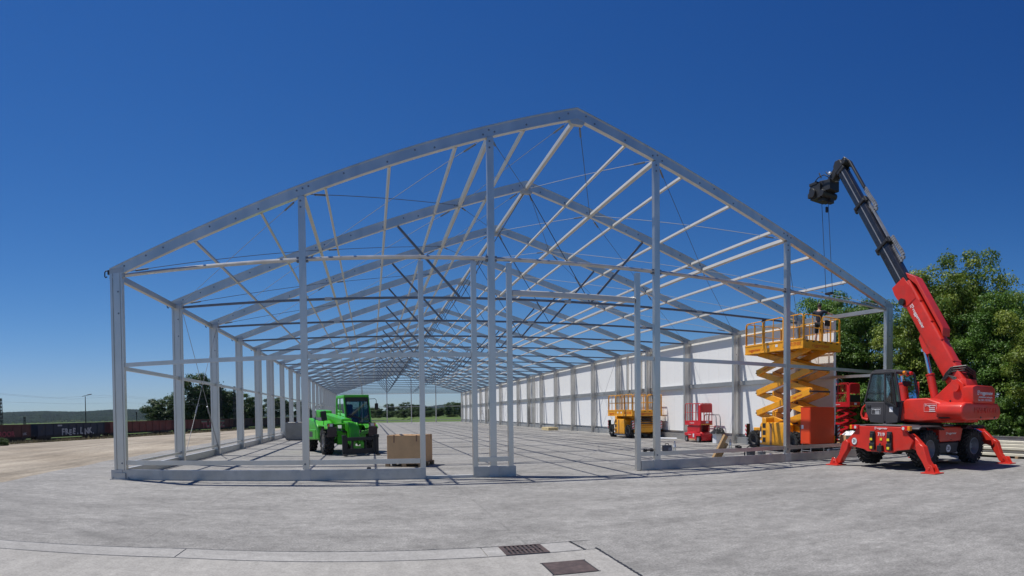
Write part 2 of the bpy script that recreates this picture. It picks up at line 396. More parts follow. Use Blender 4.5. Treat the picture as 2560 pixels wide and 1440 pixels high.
m, nt, b = nodes_mat('terrain')
tc = N(nt, 'ShaderNodeTexCoord'); P = tc.outputs['Object']
def nz(sc, det=6, rough=0.6, vec=None):
    n = N(nt, 'ShaderNodeTexNoise'); n.inputs['Scale'].default_value = sc; n.inputs['Detail'].default_value = det; n.inputs['Roughness'].default_value = rough
    nt.links.new(vec or P, n.inputs['Vector']); return n.outputs['Fac']
mpg = N(nt, 'ShaderNodeMapping'); mpg.inputs['Rotation'].default_value = (0, 0, 0.32); mpg.inputs['Scale'].default_value = (1.0, 0.16, 1); nt.links.new(P, mpg.inputs['Vector'])
grav = ramp(nt, nz(0.15, 8, 0.65), [(0.3, (0.23, 0.19, 0.14)), (0.5, (0.31, 0.265, 0.205)), (0.68, (0.37, 0.325, 0.26))])
grav = mixc(nt, 0.9, grav, ramp(nt, nz(0.35, 8, 0.7, mpg.outputs[0]), [(0.32, g3(0.22)), (0.5, g3(0.5)), (0.66, g3(0.70))]), 'OVERLAY')
grav = mixc(nt, ramp(nt, nz(0.55, 8, 0.75, mpg.outputs[0]), [(0.60, g3(0)), (0.70, g3(0.6))]), grav, (0.15, 0.125, 0.095))
grav = mixc(nt, 0.6, grav, ramp(nt, nz(6, 8, 0.8), [(0.3, g3(0.25)), (0.5, g3(0.5)), (0.7, g3(0.75))]), 'OVERLAY')
grass = ramp(nt, nz(0.12, 8, 0.7), [(0.3, (0.055, 0.095, 0.022)), (0.5, (0.085, 0.135, 0.03)), (0.7, (0.15, 0.17, 0.055))])
at = N(nt, 'ShaderNodeAttribute'); at.attribute_name = 'grass'
mg = N(nt, 'ShaderNodeMath'); mg.operation = 'MULTIPLY_ADD'; mg.inputs[1].default_value = 1.0
e_ = ramp(nt, nz(0.5, 6), [(0.3, g3(-0.0)), (0.7, g3(0.5))])
sb = N(nt, 'ShaderNodeMath'); sb.operation = 'ADD'; nt.links.new(at.outputs['Fac'], sb.inputs[0]); nt.links.new(e_, sb.inputs[1])
fac = ramp(nt, sb.outputs[0], [(0.70, g3(0)), (0.80, g3(1))])
nt.links.new(mixc(nt, fac, grav, grass), b.inputs['Base Color'])
b.inputs['Roughness'].default_value = 0.95; b.inputs['Specular IOR Level'].default_value = 0.2
bp = N(nt, 'ShaderNodeBump'); bp.inputs['Strength'].default_value = 0.5; bp.inputs['Distance'].default_value = 0.04
nt.links.new(nz(9, 8, 0.8), bp.inputs['Height']); nt.links.new(bp.outputs[0], b.inputs['Normal'])

TA, TB = Vector((-43.82, 59.03)), Vector((-27.32, 121.51))      # a rail of the siding, two points of its line
TD = (TB - TA).normalized(); TN = Vector((-TD.y, TD.x))     # along the track, away from the hall
def track_d(x, y): return (Vector((x, y)) - TA).dot(TN)     # >0 beyond the track, <0 on the hall's side
def sst(t): t = max(0.0, min(1.0, t)); return t * t * (3 - 2 * t)
def ter_z(x, y):
    d = track_d(x, y)
    z = -0.03
    z -= 1.10 * max(0.0, min(1.0, (d + 41) / 32)) + 0.47 * sst((d + 8.5) / 4.5)
    if x > 26: z = -0.03
    if y > 105: z = min(z, -0.03 - 0.12 * sst((y - 105) / 4))
    return z
def axis_pts(lo, hi, dense):
    p = set()
    for a, b_, st in dense:
        k = a
        while k <= b_: p.add(round(k, 3)); k += st
    return sorted(p)
xs = axis_pts(0, 0, [(-6000, -600, 900), (-500, -130, 60), (-120, 60, 3), (70, 200, 30), (300, 6000, 900)])
ys = axis_pts(0, 0, [(-300, -60, 60), (-50, 150, 3), (160, 460, 20), (500, 6200, 700)])
mb = MB(); nx = len(xs)
mb.v = [(x, y, ter_z(x, y)) for y in ys for x in xs]
mb.f = [(j * nx + i, j * nx + i + 1, (j + 1) * nx + i + 1, (j + 1) * nx + i) for j in range(len(ys) - 1) for i in range(nx - 1)]
ter = mb.build('terrain', MT['terrain']); tag(ter, 'open ground: pale gravel lot running into green fields', kind='structure')
ga = ter.data.attributes.new('grass', 'FLOAT', 'POINT')
gv = []
for (x, y, z) in mb.v:
    d = track_d(x, y); v = 0.0
    if d > 6: v = 1.0
    elif -13 < d < -8: v = 0.42
    elif d >= -4.5: v = 0.0
    if y > 106: v = max(v, 1.0)
    if x > 27.5: v = 1.0
    gv.append(v)
ga.data.foreach_set('value', gv)

# concrete yard, with the gutter strip and the smooth slab at the photographer's feet
mb = MB()
edge = [(-70, -20.5), (-22, -10.5), (-10, -6.2), (-2.75, -1.7), (-3.05, 1.8), (-3.4, 5.5), (-3.5, 15), (-3.8, 40), (-4.2, 105.6), (26.5, 105.6), (27.2, 10), (34, 2), (36, -60), (-70, -60)]
poly = []
for i, p in enumerate(edge):
    q = edge[(i + 1) % len(edge)]; n = max(1, int(math.hypot(q[0] - p[0], q[1] - p[1]) / 0.8)) if i < 8 else 1
    for k in range(n):
        t = k / n; w = 0.10 if i < 8 else 0
        poly.append((p[0] + (q[0] - p[0]) * t + random.uniform(-w, w), p[1] + (q[1] - p[1]) * t + random.uniform(-w, w)))
mb.prism(poly, 'z', -0.25, 0.0)
yard = mb.build('concrete_yard', MT['concrete'], smooth=False); tag(yard, 'wide grey concrete yard and hall floor', kind='structure')
gy0, gy1 = -8.07, -8.54
def bend(x, y): return y + min(0.0, x - 4.66) * 0.135      # the gutter kinks at the joint by x = 4.66
def bent(mb): mb.v = [(x, bend(x, y), z) for x, y, z in mb.v]; return mb
mb = MB().prism([(-40, -30), (9.62, -30), (9.62, gy1 - 0.012), (4.66, gy1 - 0.012), (-40, bend(-40, gy1 - 0.012))], 'z', 0.002, 0.006)
slab = mb.build('pavement', MT['concrete_smooth']); tag(slab, 'smooth beige concrete slab in the foreground', kind='structure')
joint = MB()
def ragged(p, q, w, n=40, wob=0.012):
    p, q = Vector(p), Vector(q); d = (q - p).normalized(); nn = Vector((-d.y, d.x)); a, c = [], []
    for i in range(n + 1):
        t = p + (q - p) * i / n; ww = w * random.uniform(0.55, 1.4); o = random.uniform(-wob, wob)
        a.append((t.x + nn.x * (o + ww / 2), t.y + nn.y * (o + ww / 2), 0.0072)); c.append((t.x + nn.x * (o - ww / 2), t.y + nn.y * (o - ww / 2), 0.0072))
    joint.add(a + c, [(i, i + 1, n + 2 + i, n + 1 + i) for i in range(n)])
ragged((-14, gy0 + 0.015), (9.48, gy0 + 0.015), 0.036, 700, 0.006)
ragged((-14, gy1 - 0.006), (9.68, gy1 - 0.006), 0.014, 260, 0.004)
ragged((9.64, -8.48), (9.55, -11.4), 0.032, 170, 0.005)
ragged((9.46, gy0 + 0.04), (9.49, gy1), 0.026, 30, 0.004)
ragged((9.48, gy0 + 0.02), (9.72, gy0 + 0.03), 0.012, 10, 0.004)
bent(joint); jo = joint.build('expansion_joint', 'black', yard); jo['label'] = 'dark ragged joints beside the gutter strip'
gut = empty('drainage_gutter', (0, 0, 0), label='pale concrete gutter strip crossing the foreground slab', cat='gutter')
gx = [-14, -10.2, -7.1, -4.05, -1.2, 1.85, 4.66, 8.30, 9.44]
for a, c in zip(gx[:-1], gx[1:]):
    if a == 8.30:
        for x0, x1 in ((8.305, 8.52), (9.04, 9.435)):
            MB().b2((x0, gy1 + 0.004, -0.1), (x1, gy0, 0.010)).build('gutter_stone', 'gutter_concrete', gut, bevel=0.004)
        MB().b2((8.52, gy1 + 0.004, -0.1), (9.04, gy1 + 0.02, 0.010)).build('gutter_stone', 'gutter_concrete', gut)
    else:
        bent(MB().b2((a + 0.006, gy1 + 0.004, -0.1), (c - 0.006, gy0, 0.010))).build('gutter_stone', 'gutter_concrete', gut, bevel=0.004)
gr = empty('drain_grate', (8.78, -8.305, 0), label='rusty cast iron drain grate in the gutter strip', cat='grate')
mb = MB(); w, h = 0.25, 0.215
for s in (-1, 1):
    mb.b2((-w, s * h - 0.015, -0.05), (w, s * h + 0.015, 0.016)); mb.b2((s * w - 0.015, -h - 0.015, -0.05), (s * w + 0.015, h + 0.015, 0.0162))
mb.b2((-w, -0.012, -0.05), (w, 0.012, 0.0158)); mb.build('frame', 'rust_iron', gr)
for i in range(9):
    x = -w + 0.03 + (2 * w - 0.06) * i / 8
    MB().b2((x - 0.013, -h, -0.04), (x + 0.013, h, 0.0145)).build('bar', 'rust_iron', gr)
MB().b2((-w, -h, 0.002), (w, h, 0.004)).build('sump_shade_sheet', 'black', gr)  # thin black sheet above the concrete stands in for the shaded depth under bars
mh = empty('steel_cover', (9.04, -9.25, 0), R(-1.5), 'rusty brown square steel cover plate in the beige slab', 'manhole cover')
MB().b2((-0.235, -0.245, -0.02), (0.235, 0.245, 0.014)).build('plate', 'rust_iron', mh, bevel=0.004)
fr = MB()
for s in (-1, 1):
    fr.b2((-0.26, s * 0.252 - 0.006, -0.02), (0.26, s * 0.252 + 0.006, 0.0105)); fr.b2((s * 0.243 - 0.006, -0.25, -0.02), (s * 0.243 + 0.006, 0.25, 0.0102))
fr.build('frame', 'black', mh)
# ================================================================ the hall: bare aluminium frame, 25 m span, 20 bays
W, HE, SL = 25.0, 5.87, 0.312
YF = [0.0] + [5.243 + 5.05 * i for i in range(20)]
NF = len(YF)
hall = empty('hall_frame', (0, 0, 0), label='bare aluminium frame of a long gabled storage hall on the concrete', cat='hall frame')
def roof(x): return HE + SL * min(x, W - x)
# columns: extruded profile with keder slots
def col_profile(w=0.36, d=0.16, g=0.030):
    p = []
    xs_ = [(-w / 2, 0), (-w / 2 + 0.070, 0), (-w / 2 + 0.070, g), (-w / 2 + 0.100, g), (-w / 2 + 0.100, 0), (w / 2 - 0.065, 0), (w / 2 - 0.065, g), (w / 2 - 0.045, g), (w / 2 - 0.045, 0), (w / 2, 0)]
    p += [(x, -d / 2 + e) for x, e in xs_]
    p += [(x, d / 2 - e) for x, e in reversed(xs_)]
    return p
mb = MB().prism(col_profile(), 'z', 0.02, 5.72); col_me = mb.mesh('column', 'alu', smooth=False)
fp = MB().box((0, 0, 0.012), (0.56, 0.36, 0.024)).box((0, 0.12, 0.1), (0.34, 0.02, 0.17)).box((0, -0.12, 0.1), (0.34, 0.02, 0.17))
for sx in (-1, 1):
    for sy in (-1, 1): fp.tube([(sx * 0.23, sy * 0.14, 0.02), (sx * 0.23, sy * 0.14, 0.07)], 0.018, 6)
foot_me = fp.mesh('foot_plate', 'galv')
bolt_me = MB().lathe([(-0.004, 0.0), (-0.004, 0.026), (-0.016, 0.022), (-0.016, 0.0)][::-1], 8, 'y').mesh('bolt', 'galv_dark')
# rafters: I-like box with flanges
def rafter_me():
    L = W / 2; d = 0.30; mb = MB()
    for (y0, y1, t0, t1) in ((-0.055, 0.055, -d + 0.03, -0.03), (-0.075, 0.075, -d, -d + 0.03), (-0.075, 0.075, -0.03, 0.0)):
        zs = [HE + t0, HE + t1]
        x0 = 0.0
        vs = []
        for y in (y0, y1):
            vs += [(x0, y, zs[0]), (L, y, zs[0] + SL * L), (L, y, zs[1] + SL * L), (x0, y, zs[1])]
        mb.add(vs, [(0, 1, 2, 3), (7, 6, 5, 4), (0, 4, 5, 1), (2, 6, 7, 3), (1, 5, 6, 2), (0, 3, 7, 4)])
    return mb.mesh('rafter', 'alu', smooth=False)
raf_me = rafter_me()
hook_me = MB().tube([(0, 0, 0.02), (-0.10, 0, 0.02), (-0.13, 0, -0.02), (-0.13, 0, -0.13), (-0.10, 0, -0.16), (-0.06, 0, -0.14)], 0.018, 6).box((0.03, 0, -0.03), (0.12, 0.08, 0.12)).mesh('hook', 'black')
ridge_me = MB().prism([(-0.22, 0.0), (0, 0.064), (0.22, 0.0), (0.17, -0.09), (-0.17, -0.09)], 'y', -0.07, 0.07).mesh('ridge_plate', 'galv')
knee_me = MB().box((0.02, 0, -0.02), (0.42, 0.13, 0.28)).mesh('knee_plate', 'galv')
for i, y in enumerate(YF):
    for s in (-1, 1):
        x = 0.20 if s < 0 else W - 0.20
        c = inst(col_me, 'column', hall, (x, y, 0))
        inst(foot_me, 'foot_plate', c)
        rz = 0 if s < 0 else PI
        inst(raf_me, 'rafter', hall, (0 if s < 0 else W, y, 0), (0, 0, rz))
        inst(knee_me, 'knee_plate', hall, (x, y, 5.74), (0, 0, rz))
        if s < 0: inst(hook_me, 'hook', hall, (-0.04, y, 5.81))
    inst(ridge_me, 'ridge_plate', hall, (W / 2, y, roof(W / 2) - 0.36))
# bolts on the near frames
for fi in (0, 1, 2):
    y = YF[fi]
    for x in (0.45, 1.1, 1.6, 2.9, 3.6, 4.2, 5.2, 5.35, 5.5, 6.4, 7.5, 8.2, 8.7, 9.95, 10.1, 10.25, 11.1, 12.0, 12.25):
        for xx in (x, W - x):
            inst(bolt_me, 'bolt', hall, (xx, y - 0.052, roof(xx) - (0.12 if int(x * 10) % 3 else 0.2)))
    for z in (0.45, 4.6, 5.2):
        for xx in (0.26, W - 0.2): inst(bolt_me, 'bolt', hall, (xx, y - 0.078, z))
# eave beams, girts and base rails along both sides, bay by bay
def unit_y(name, w, h, m, th=None): return MB().box((0, 0.5, 0), (w, 1, h)).mesh(name, m, smooth=False)
eave_me = unit_y('eave_beam', 0.12, 0.16, 'galv'); girt_me = unit_y('girt', 0.06, 0.11, 'alu'); low_me = unit_y('girt', 0.05, 0.07, 'alu')
base_me = MB().prism([(-0.06, 0), (0.06, 0), (0.06, 0.27), (-0.06, 0.27)], 'y', 0, 1).mesh('base_rail', 'galv', smooth=False)
pur_me = unit_y('purlin', 0.058, 0.095, 'alu_pale'); mpur_me = unit_y('main_purlin', 0.10, 0.12, 'alu_pale')
PX = [2.45, 4.25, 5.92, 7.55, 9.25, 11.05]; MX = [5.36, 10.12, 12.5]
wgirt_me = unit_y('girt', 0.10, 0.22, 'galv'); wsill_me = unit_y('base_rail', 0.14, 0.52, 'galv')
for i in range(NF - 1):
    y0, L = YF[i] + 0.08, YF[i + 1] - YF[i] - 0.16
    inst(eave_me, 'eave_beam', hall, (0.10, y0, 5.69), sc=(1, L, 1))
    inst(eave_me, 'eave_beam', hall, (W - 0.10, y0, 5.69), sc=(1, L, 1))
    inst(girt_me, 'girt', hall, (0.24, y0, 3.10), sc=(1, L, 1))
    inst(low_me, 'girt', hall, (0.24, y0, 0.42), sc=(1, L, 1))
    inst(base_me, 'base_rail', hall, (0.16, y0, 0.0), sc=(1, L, 1))
    if i == 0:
        inst(low_me, 'girt', hall, (W - 0.2, y0, 0.42), sc=(1, L, 1)); inst(girt_me, 'girt', hall, (W - 0.2, y0, 3.12), sc=(1, L, 1))
        inst(base_me, 'base_rail', hall, (W - 0.16, y0, 0.0), sc=(1, L, 1))
    else:
        inst(wgirt_me, 'girt', hall, (W - 0.03, y0, 3.12), sc=(1, L, 1))
        inst(base_me, 'base_rail', hall, (W - 0.16, y0, 0.0), sc=(1, L, 1.3))
    yp, Lp = YF[i] + 0.056, YF[i + 1] - YF[i] - 0.112
    for x in PX:
        for xx in (x, W - x): inst(pur_me, 'purlin', hall, (xx, yp, roof(xx) - 0.27), (0, math.atan(SL) * (-1 if xx < 12.5 else 1), 0), (1, Lp, 1))
    for x in MX:
        for xx in ({x, W - x}): inst(mpur_me, 'main_purlin', hall, (xx, yp, roof(xx) - 0.25), (0, (0 if xx == 12.5 else math.atan(SL) * (-1 if xx < 12.5 else 1)), 0), (1, Lp, 1))
# extra wall posts
post_me = MB().box((0, 0, 2.84), (0.14, 0.14, 5.66)).mesh('wall_post', 'alu', smooth=False)
for x, yy in ((0.2, (21.4, 24.0, 47.9, 50.9, 73.5)), (W - 0.2, (21.5, 23.7, 48.3, 49.0, 51.3, 74.9, 76.8))):
    for y in yy: inst(post_me, 'wall_post', hall, (x, y, 0))
# trussed ties inside: tie rod from eave to eave, struts and hanger cables
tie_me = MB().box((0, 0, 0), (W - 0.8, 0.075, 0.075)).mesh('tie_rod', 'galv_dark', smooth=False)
slv_me = MB().box((0, 0, 0), (0.5, 0.11, 0.11)).mesh('tie_sleeve', 'galv', smooth=False)
def unit_bar(name, p, q, w, m): return MB().bar(p, q, w, w).mesh(name, m, smooth=False)
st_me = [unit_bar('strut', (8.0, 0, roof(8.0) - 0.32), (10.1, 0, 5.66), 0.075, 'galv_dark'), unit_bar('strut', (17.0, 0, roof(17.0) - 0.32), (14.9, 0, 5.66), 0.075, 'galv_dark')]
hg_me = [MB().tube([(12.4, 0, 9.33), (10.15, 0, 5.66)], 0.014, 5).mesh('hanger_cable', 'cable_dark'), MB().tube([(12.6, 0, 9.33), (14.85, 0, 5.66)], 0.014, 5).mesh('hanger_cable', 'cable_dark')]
tb_me = MB().tube([(0, 0, -0.2), (0, 0, -0.12), (0, 0, 0.12), (0, 0, 0.2)], 0.028, 6).mesh('turnbuckle', 'galv_dark')
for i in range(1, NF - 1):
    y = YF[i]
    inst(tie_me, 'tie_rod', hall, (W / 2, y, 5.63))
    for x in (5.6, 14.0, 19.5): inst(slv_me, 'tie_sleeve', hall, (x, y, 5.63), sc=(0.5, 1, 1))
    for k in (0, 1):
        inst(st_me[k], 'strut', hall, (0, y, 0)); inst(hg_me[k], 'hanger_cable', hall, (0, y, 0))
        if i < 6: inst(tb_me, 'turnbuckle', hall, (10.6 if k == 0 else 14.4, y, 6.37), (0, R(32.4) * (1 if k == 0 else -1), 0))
# roof cross bracing cables
def cable(p, q, r=0.008, m='cable', name='brace_cable'):
    o = MB().tube([p, q], r, 4, cap=False).build(name, m, hall); return o
segs = [(0.4, 5.3), (5.4, 10.05), (10.15, 12.4)]
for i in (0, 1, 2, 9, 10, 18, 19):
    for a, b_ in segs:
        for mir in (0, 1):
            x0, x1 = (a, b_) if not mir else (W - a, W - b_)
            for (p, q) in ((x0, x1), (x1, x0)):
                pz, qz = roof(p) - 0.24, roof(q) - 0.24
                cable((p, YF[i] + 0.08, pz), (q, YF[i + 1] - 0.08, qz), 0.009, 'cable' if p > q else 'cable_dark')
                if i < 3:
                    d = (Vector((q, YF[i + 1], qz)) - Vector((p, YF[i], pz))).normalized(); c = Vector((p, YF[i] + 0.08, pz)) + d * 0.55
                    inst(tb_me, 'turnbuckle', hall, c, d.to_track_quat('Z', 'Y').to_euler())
# wall cross bracing
for x, bays in ((0.34, (1, 8, 13, 18)), (W - 0.34, (5, 12, 18))):
    for i in bays:
        cable((x, YF[i] + 0.1, 0.25), (x, YF[i + 1] - 0.1, 5.5), 0.010); cable((x + 0.03, YF[i] + 0.1, 5.5), (x + 0.03, YF[i + 1] - 0.1, 0.25), 0.010)
        if i < 3 and x < 1:
            for (ya, yb) in ((YF[i] + 0.1, YF[i + 1] - 0.1), (YF[i + 1] - 0.1, YF[i] + 0.1)):
                p, q = Vector((x, ya, 0.25)), Vector((x, yb, 5.5)); d = (q - p).normalized()
                MB().tube([p, p + d * 2.3], 0.013, 6).build('brace_rod', 'cable', hall)
                inst(tb_me, 'turnbuckle', hall, p + d * 2.35, d.to_track_quat('Z', 'Y').to_euler())
# gables
GP = [5.31, 10.13, 14.87, 19.69]
gp_prof = [(-0.085, -0.075), (0.085, -0.075), (0.085, 0.075), (-0.085, 0.075)]
def bar_x(name, x0, x1, y, z, d, h, m='alu'):
    return MB().box(((x0 + x1) / 2, y, z), (x1 - x0, d, h)).build(name, m, hall, smooth=False)
for gy, front in ((0.0, True), (YF[-1], False)):
    for x in GP:
        zt = roof(x) - 0.30
        o = MB().prism([(a + x, b_ + gy) for a, b_ in gp_prof], 'z', 0.02, zt).build('gable_post', 'alu', hall, smooth=False)
        MB().box((x, gy, 0.14), (0.24, 0.20, 0.28)).build('post_shoe', 'alu_pale', o, bevel=0.004, smooth=False)
        if front:
            for z in (zt - 0.12, zt - 0.28, 0.42): inst(bolt_me, 'bolt', hall, (x - 0.02, gy - 0.073, z))
            MB().box((x, gy + 0.01, 5.64), (0.30, 0.11, 0.13)).build('girt_clamp', 'galv_dark', o, smooth=False)
    ends = [0.38] + GP + [W - 0.38]
    for a, b_ in zip(ends[:-1], ends[1:]):
        o = MB().tube([(a + 0.09, gy, 5.64), (b_ - 0.09, gy, 5.64)], 0.052, 8).build('girt', 'galv', hall)
if True:
    gy = 0.0
    doors = [8.30, 9.66, 10.60, 14.27]
    for x in doors:
        MB().box((x, gy, (0.0 + 5.54) / 2 + 0.01), (0.13, 0.13, 5.52)).build('door_post', 'alu', hall, smooth=False)
    MB().box(((10.665 + 14.205) / 2, gy, 4.78), (3.53, 0.10, 0.15)).build('door_header', 'alu_pale', hall, bevel=0.02, smooth=False)
    for a, b_ in ((0.38, 5.22), (5.40, 8.23), (8.37, 9.59), (9.73, 10.03), (10.21, 10.53), (14.34, 14.78), (14.96, 19.60), (19.78, W - 0.38)):
        bar_x('girt', a, b_, gy, 3.17, 0.06, 0.11)
    for a, b_ in ((0.38, 5.22), (5.40, 8.23), (9.73, 10.53), (14.34, 14.78), (14.96, 19.60), (19.78, W - 0.38)):
        bar_x('girt', a, b_, gy - (0.08 if a == 9.73 else 0), 0.46, 0.06, 0.12)
    for a, b_ in ((0.30, 5.19), (5.43, 8.36), (9.60, 10.72), (14.34, 14.75), (14.99, 19.57), (19.81, W - 0.3)):
        bar_x('base_rail', a, b_, gy - 0.02, 0.135, 0.14, 0.27, 'galv')
    MB().box((8.98, gy, 0.035), (1.22, 0.14, 0.07)).build('threshold', 'alu_pale', hall, smooth=False)
    MB().box((0.10, -0.09, 0.135), (0.34, 0.03, 0.272)).build('post_shoe', 'alu_pale', hall, smooth=False)
    gy = YF[-1]
    for z, a, b_ in ((3.1, 0.4, W - 0.4), (0.45, 0.4, W - 0.4)):
        e_ = [a] + GP + [b_]
        for p, q in zip(e_[:-1], e_[1:]): bar_x('girt', p + 0.09, q - 0.09, gy, z, 0.06, 0.09, 'alu_pale')

# ================================================================ white sandwich panel wall on the right side of the hall
pw = empty('panel_wall', (25.06, 3.3, 0), label='long white sandwich panel wall along the right side of the hall', cat='wall')
for (z0, z1, nm) in ((0.50, 3.08, 'lo'), (3.10, 5.78, 'hi')):
    pme = MB().b2((0, 0.002, z0), (0.08, 0.998, z1)).mesh('panel', 'panel', bevel=0.005, smooth=False)
    k = 0
    while k < 98:
        yw = 3.3 + k
        if nm == 'lo' and (49.2 < yw + 0.5 < 50.2 or 75.2 < yw + 0.5 < 76.2): k += 1; continue
        inst(pme, 'panel', pw, (0, k, 0)); k += 1
for (y0, z0, z1) in ((46, 2.25, 3.08), (72, 2.25, 3.08)):
    MB().b2((0, y0 + 0.006, z0), (0.08, y0 + 0.994, z1)).build('panel', 'panel', pw, smooth=False)
    d = MB().b2((-0.02, y0 + 0.02, 0.02), (0.0, y0 + 0.12, 2.25)).b2((-0.02, y0 + 0.88, 0.02), (0.0, y0 + 0.98, 2.25)).b2((-0.02, y0 + 0.12, 2.15), (0.0, y0 + 0.88, 2.25)).build('door_frame', 'dark_grey', pw, smooth=False)
    MB().b2((0.03, y0 + 0.12, 0.02), (0.06, y0 + 0.88, 2.15)).build('door', 'dark_grey', pw, smooth=False)
for a, b_ in ((0, 46), (47, 72), (73, 98)):
    MB().b2((-0.02, a, 0.0), (0.07, b_, 0.497)).build('plinth', 'galv', pw, smooth=False)
MB().b2((-0.03, -0.03, 0.0), (0.10, -0.002, 5.8)).build('corner_trim', 'panel', pw, smooth=False)
MB().b2((-0.05, 0, 5.79), (0.12, 98, 5.85)).build('cap', 'galv', pw, smooth=False)
# ================================================================ vehicles
def wheel_meshes(r, w, rim_r, rim_m, lugs=18, tread=0.05, dish=-0.15):
    """tyre with chevron lugs and a dished rim; axle along x, outer side +x"""
    t = MB(); h = w / 2; rr = r - tread
    t.lathe([(-h * 0.86, rim_r), (-h, rim_r * 1.15), (-h, rr * 0.90), (-h * 0.8, rr * 0.985), (0, rr), (h * 0.8, rr * 0.985), (h, rr * 0.90), (h, rim_r * 1.15), (h * 0.86, rim_r)], 36, 'x', closed=True)
    for i in range(lugs):
        for s in (-1, 1):
            a = 2 * PI * (i + (0.5 if s > 0 else 0)) / lugs; k = len(t.v)
            t.box((s * h * 0.50, 0, rr + tread * 0.35), (h * 1.02, r * 0.115, tread * 1.5), (0, 0, s * 0.62))
            t.box((s * h * 0.98, s * -0.05 * r, rr - tread * 0.9), (h * 0.10, r * 0.10, tread * 2.8))
            t.xf(Matrix.Rotation(a, 4, 'X'), k)
    tm = t.mesh('tyre', 'rubber')
    q = MB(); q.lathe([(h * 0.86, rim_r), (h * 0.88, rim_r * 0.93), (h * 0.45, rim_r * 0.84), (h * dish * 0.6, rim_r * 0.62), (h * dish, rim_r * 0.42), (h * (dish + 0.25), rim_r * 0.34), (h * (dish + 0.25), 0.001)], 28, 'x', cap=False)
    q.lathe([(-h * 0.5, 0.001), (-h * 0.5, rim_r * 0.9), (-h * 0.86, rim_r)], 20, 'x', cap=False)
    rm = q.mesh('rim', rim_m)
    n = MB()
    for i in range(8):
        a = 2 * PI * i / 8; n.tube([(h * dish * 0.7, math.cos(a) * rim_r * 0.52, math.sin(a) * rim_r * 0.52), (h * (dish + 0.2), math.cos(a) * rim_r * 0.52, math.sin(a) * rim_r * 0.52)], rim_r * 0.05, 6)
    nm = n.mesh('wheel_nuts', 'mid_grey')
    return tm, rm, nm
def put_wheel(ms, parent, loc, side, steer=0.0):
    """side +1: outer face looks to +x, -1: to -x"""
    t = inst(ms[0], 'wheel', parent, loc, (random.uniform(0, 6), 0, steer + (0 if side > 0 else PI)))
    inst(ms[1], 'rim', t); inst(ms[2], 'wheel_nuts', t)['kind'] = 'stuff'
    return t
def place_axes(o): return o

# ---------------------------------------------------------------- rotating telescopic handler with crane jib
cr = empty('telescopic_crane', (22.1, -3.83, 0), label='red rotating telescopic crane truck on outriggers with black boom raised', cat='crane')
wm = wheel_meshes(0.54, 0.40, 0.27, 'rim_grey', 20, 0.045)
for x in (-1.33, 1.05):
    put_wheel(wm, cr, (x, 0, 0), 1).location = (x, -1.05, 0.60)
    put_wheel(wm, cr, (x, 0, 0), 1).location = (x, 1.05, 0.60)
for w_ in [o for o in cr.children if o.name.startswith('wheel')]:
    near = w_.location.y < 0
    w_.rotation_euler = (0, 0, (-PI / 2 if near else PI / 2) + (0.0 if w_.location.x > 0 else 0.10))
# chassis frame, axles
mb = MB().b2((-1.95, -0.42, 0.58), (2.25, 0.42, 1.10)).b2((-1.85, -0.62, 0.95), (2.1, 0.62, 1.22))
for x in (-1.33, 1.05): mb.b2((x - 0.12, -0.95, 0.48), (x + 0.12, 0.95, 0.72)); mb.lathe([(-0.14, 0.2), (0.14, 0.2)], 12, 'y', (x, 0, 0.6))
mb.build('chassis', 'dark_grey', cr, bevel=0.02)
# side cabinets between the wheels
for s in (-1, 1):
    o = MB().prism([(-0.72, 0.78), (0.42, 0.78), (0.55, 1.22), (-0.72, 1.22)], 'y', s * 0.62, s * 1.12).build('side_cabinet', 'red', cr, bevel=0.02)
    if s < 0:
        logo(cr, (-0.12, -1.124, 1.03), (1, 0, 0), (0, 0, 1), 0.5)
        MB().tube([(-0.12, -1.12, 0.84), (-0.12, -1.15, 0.84)], 0.012, 6).build('latch', 'black', cr)
    MB().prism([(-0.68, 0.42), (0.30, 0.42), (0.42, 0.76), (-0.72, 0.76)], 'y', s * 0.60, s * 1.06).build('fuel_tank', 'dark_grey', cr, bevel=0.03)
def sign20(parent, loc, xd, ud, r):
    x, u = Vector(xd).normalized(), Vector(ud).normalized(); z = x.cross(u); L = Vector(loc)
    mb = MB(); n = 24
    for rr, off in ((r, 0.0),):
        ring = [L + x * math.cos(2 * PI * i / n) * rr + u * math.sin(2 * PI * i / n) * rr for i in range(n)]
        mb.add([v for v in ring] + [v + z * 0.006 for v in ring], [tuple(range(n))[::-1], tuple(range(n, 2 * n))] + [(i, (i + 1) % n, n + (i + 1) % n, n + i) for i in range(n)])
    o = mb.build('speed_sign', 'white_paint', parent, smooth=False)
    mb = MB(); ring = [L + z * 0.007 + (x * math.cos(2 * PI * i / n) + u * math.sin(2 * PI * i / n)) * k for k in (r * 0.99, r * 0.90) for i in range(n)]
    mb.add(ring, [(i, (i + 1) % n, n + (i + 1) % n, n + i) for i in range(n)]); mb.build('sign_ring', 'black', o, smooth=False)
    text('numerals', '20', r * 1.25, 'black', o, L + z * 0.008, x, u, 0.001, sx=0.8, bold=r * 0.03)
sign20(cr, (-0.18, -1.068, 0.57), (1, 0, 0), (0, 0, 1), 0.125)
# fenders
for x, x2 in ((-1.33, -0.68), (1.05, 1.72)):
    for s in (-1, 1):
        MB().prism([(x - 0.62, 1.20), (x - 0.50, 1.27), (x + 0.42, 1.27), (x + 0.64, 1.16), (x + 0.64, 1.13), (x + 0.40, 1.23), (x - 0.50, 1.23), (x - 0.62, 1.16)], 'y', s * 0.78, s * 1.30).build('fender', 'dark_grey' if x < 0 else 'black', cr, bevel=0.012)
MB().b2((-2.02, -0.75, 1.255), (-1.2, 0.75, 1.285)).build('deck_plate', 'mid_grey', cr, bevel=0.01)
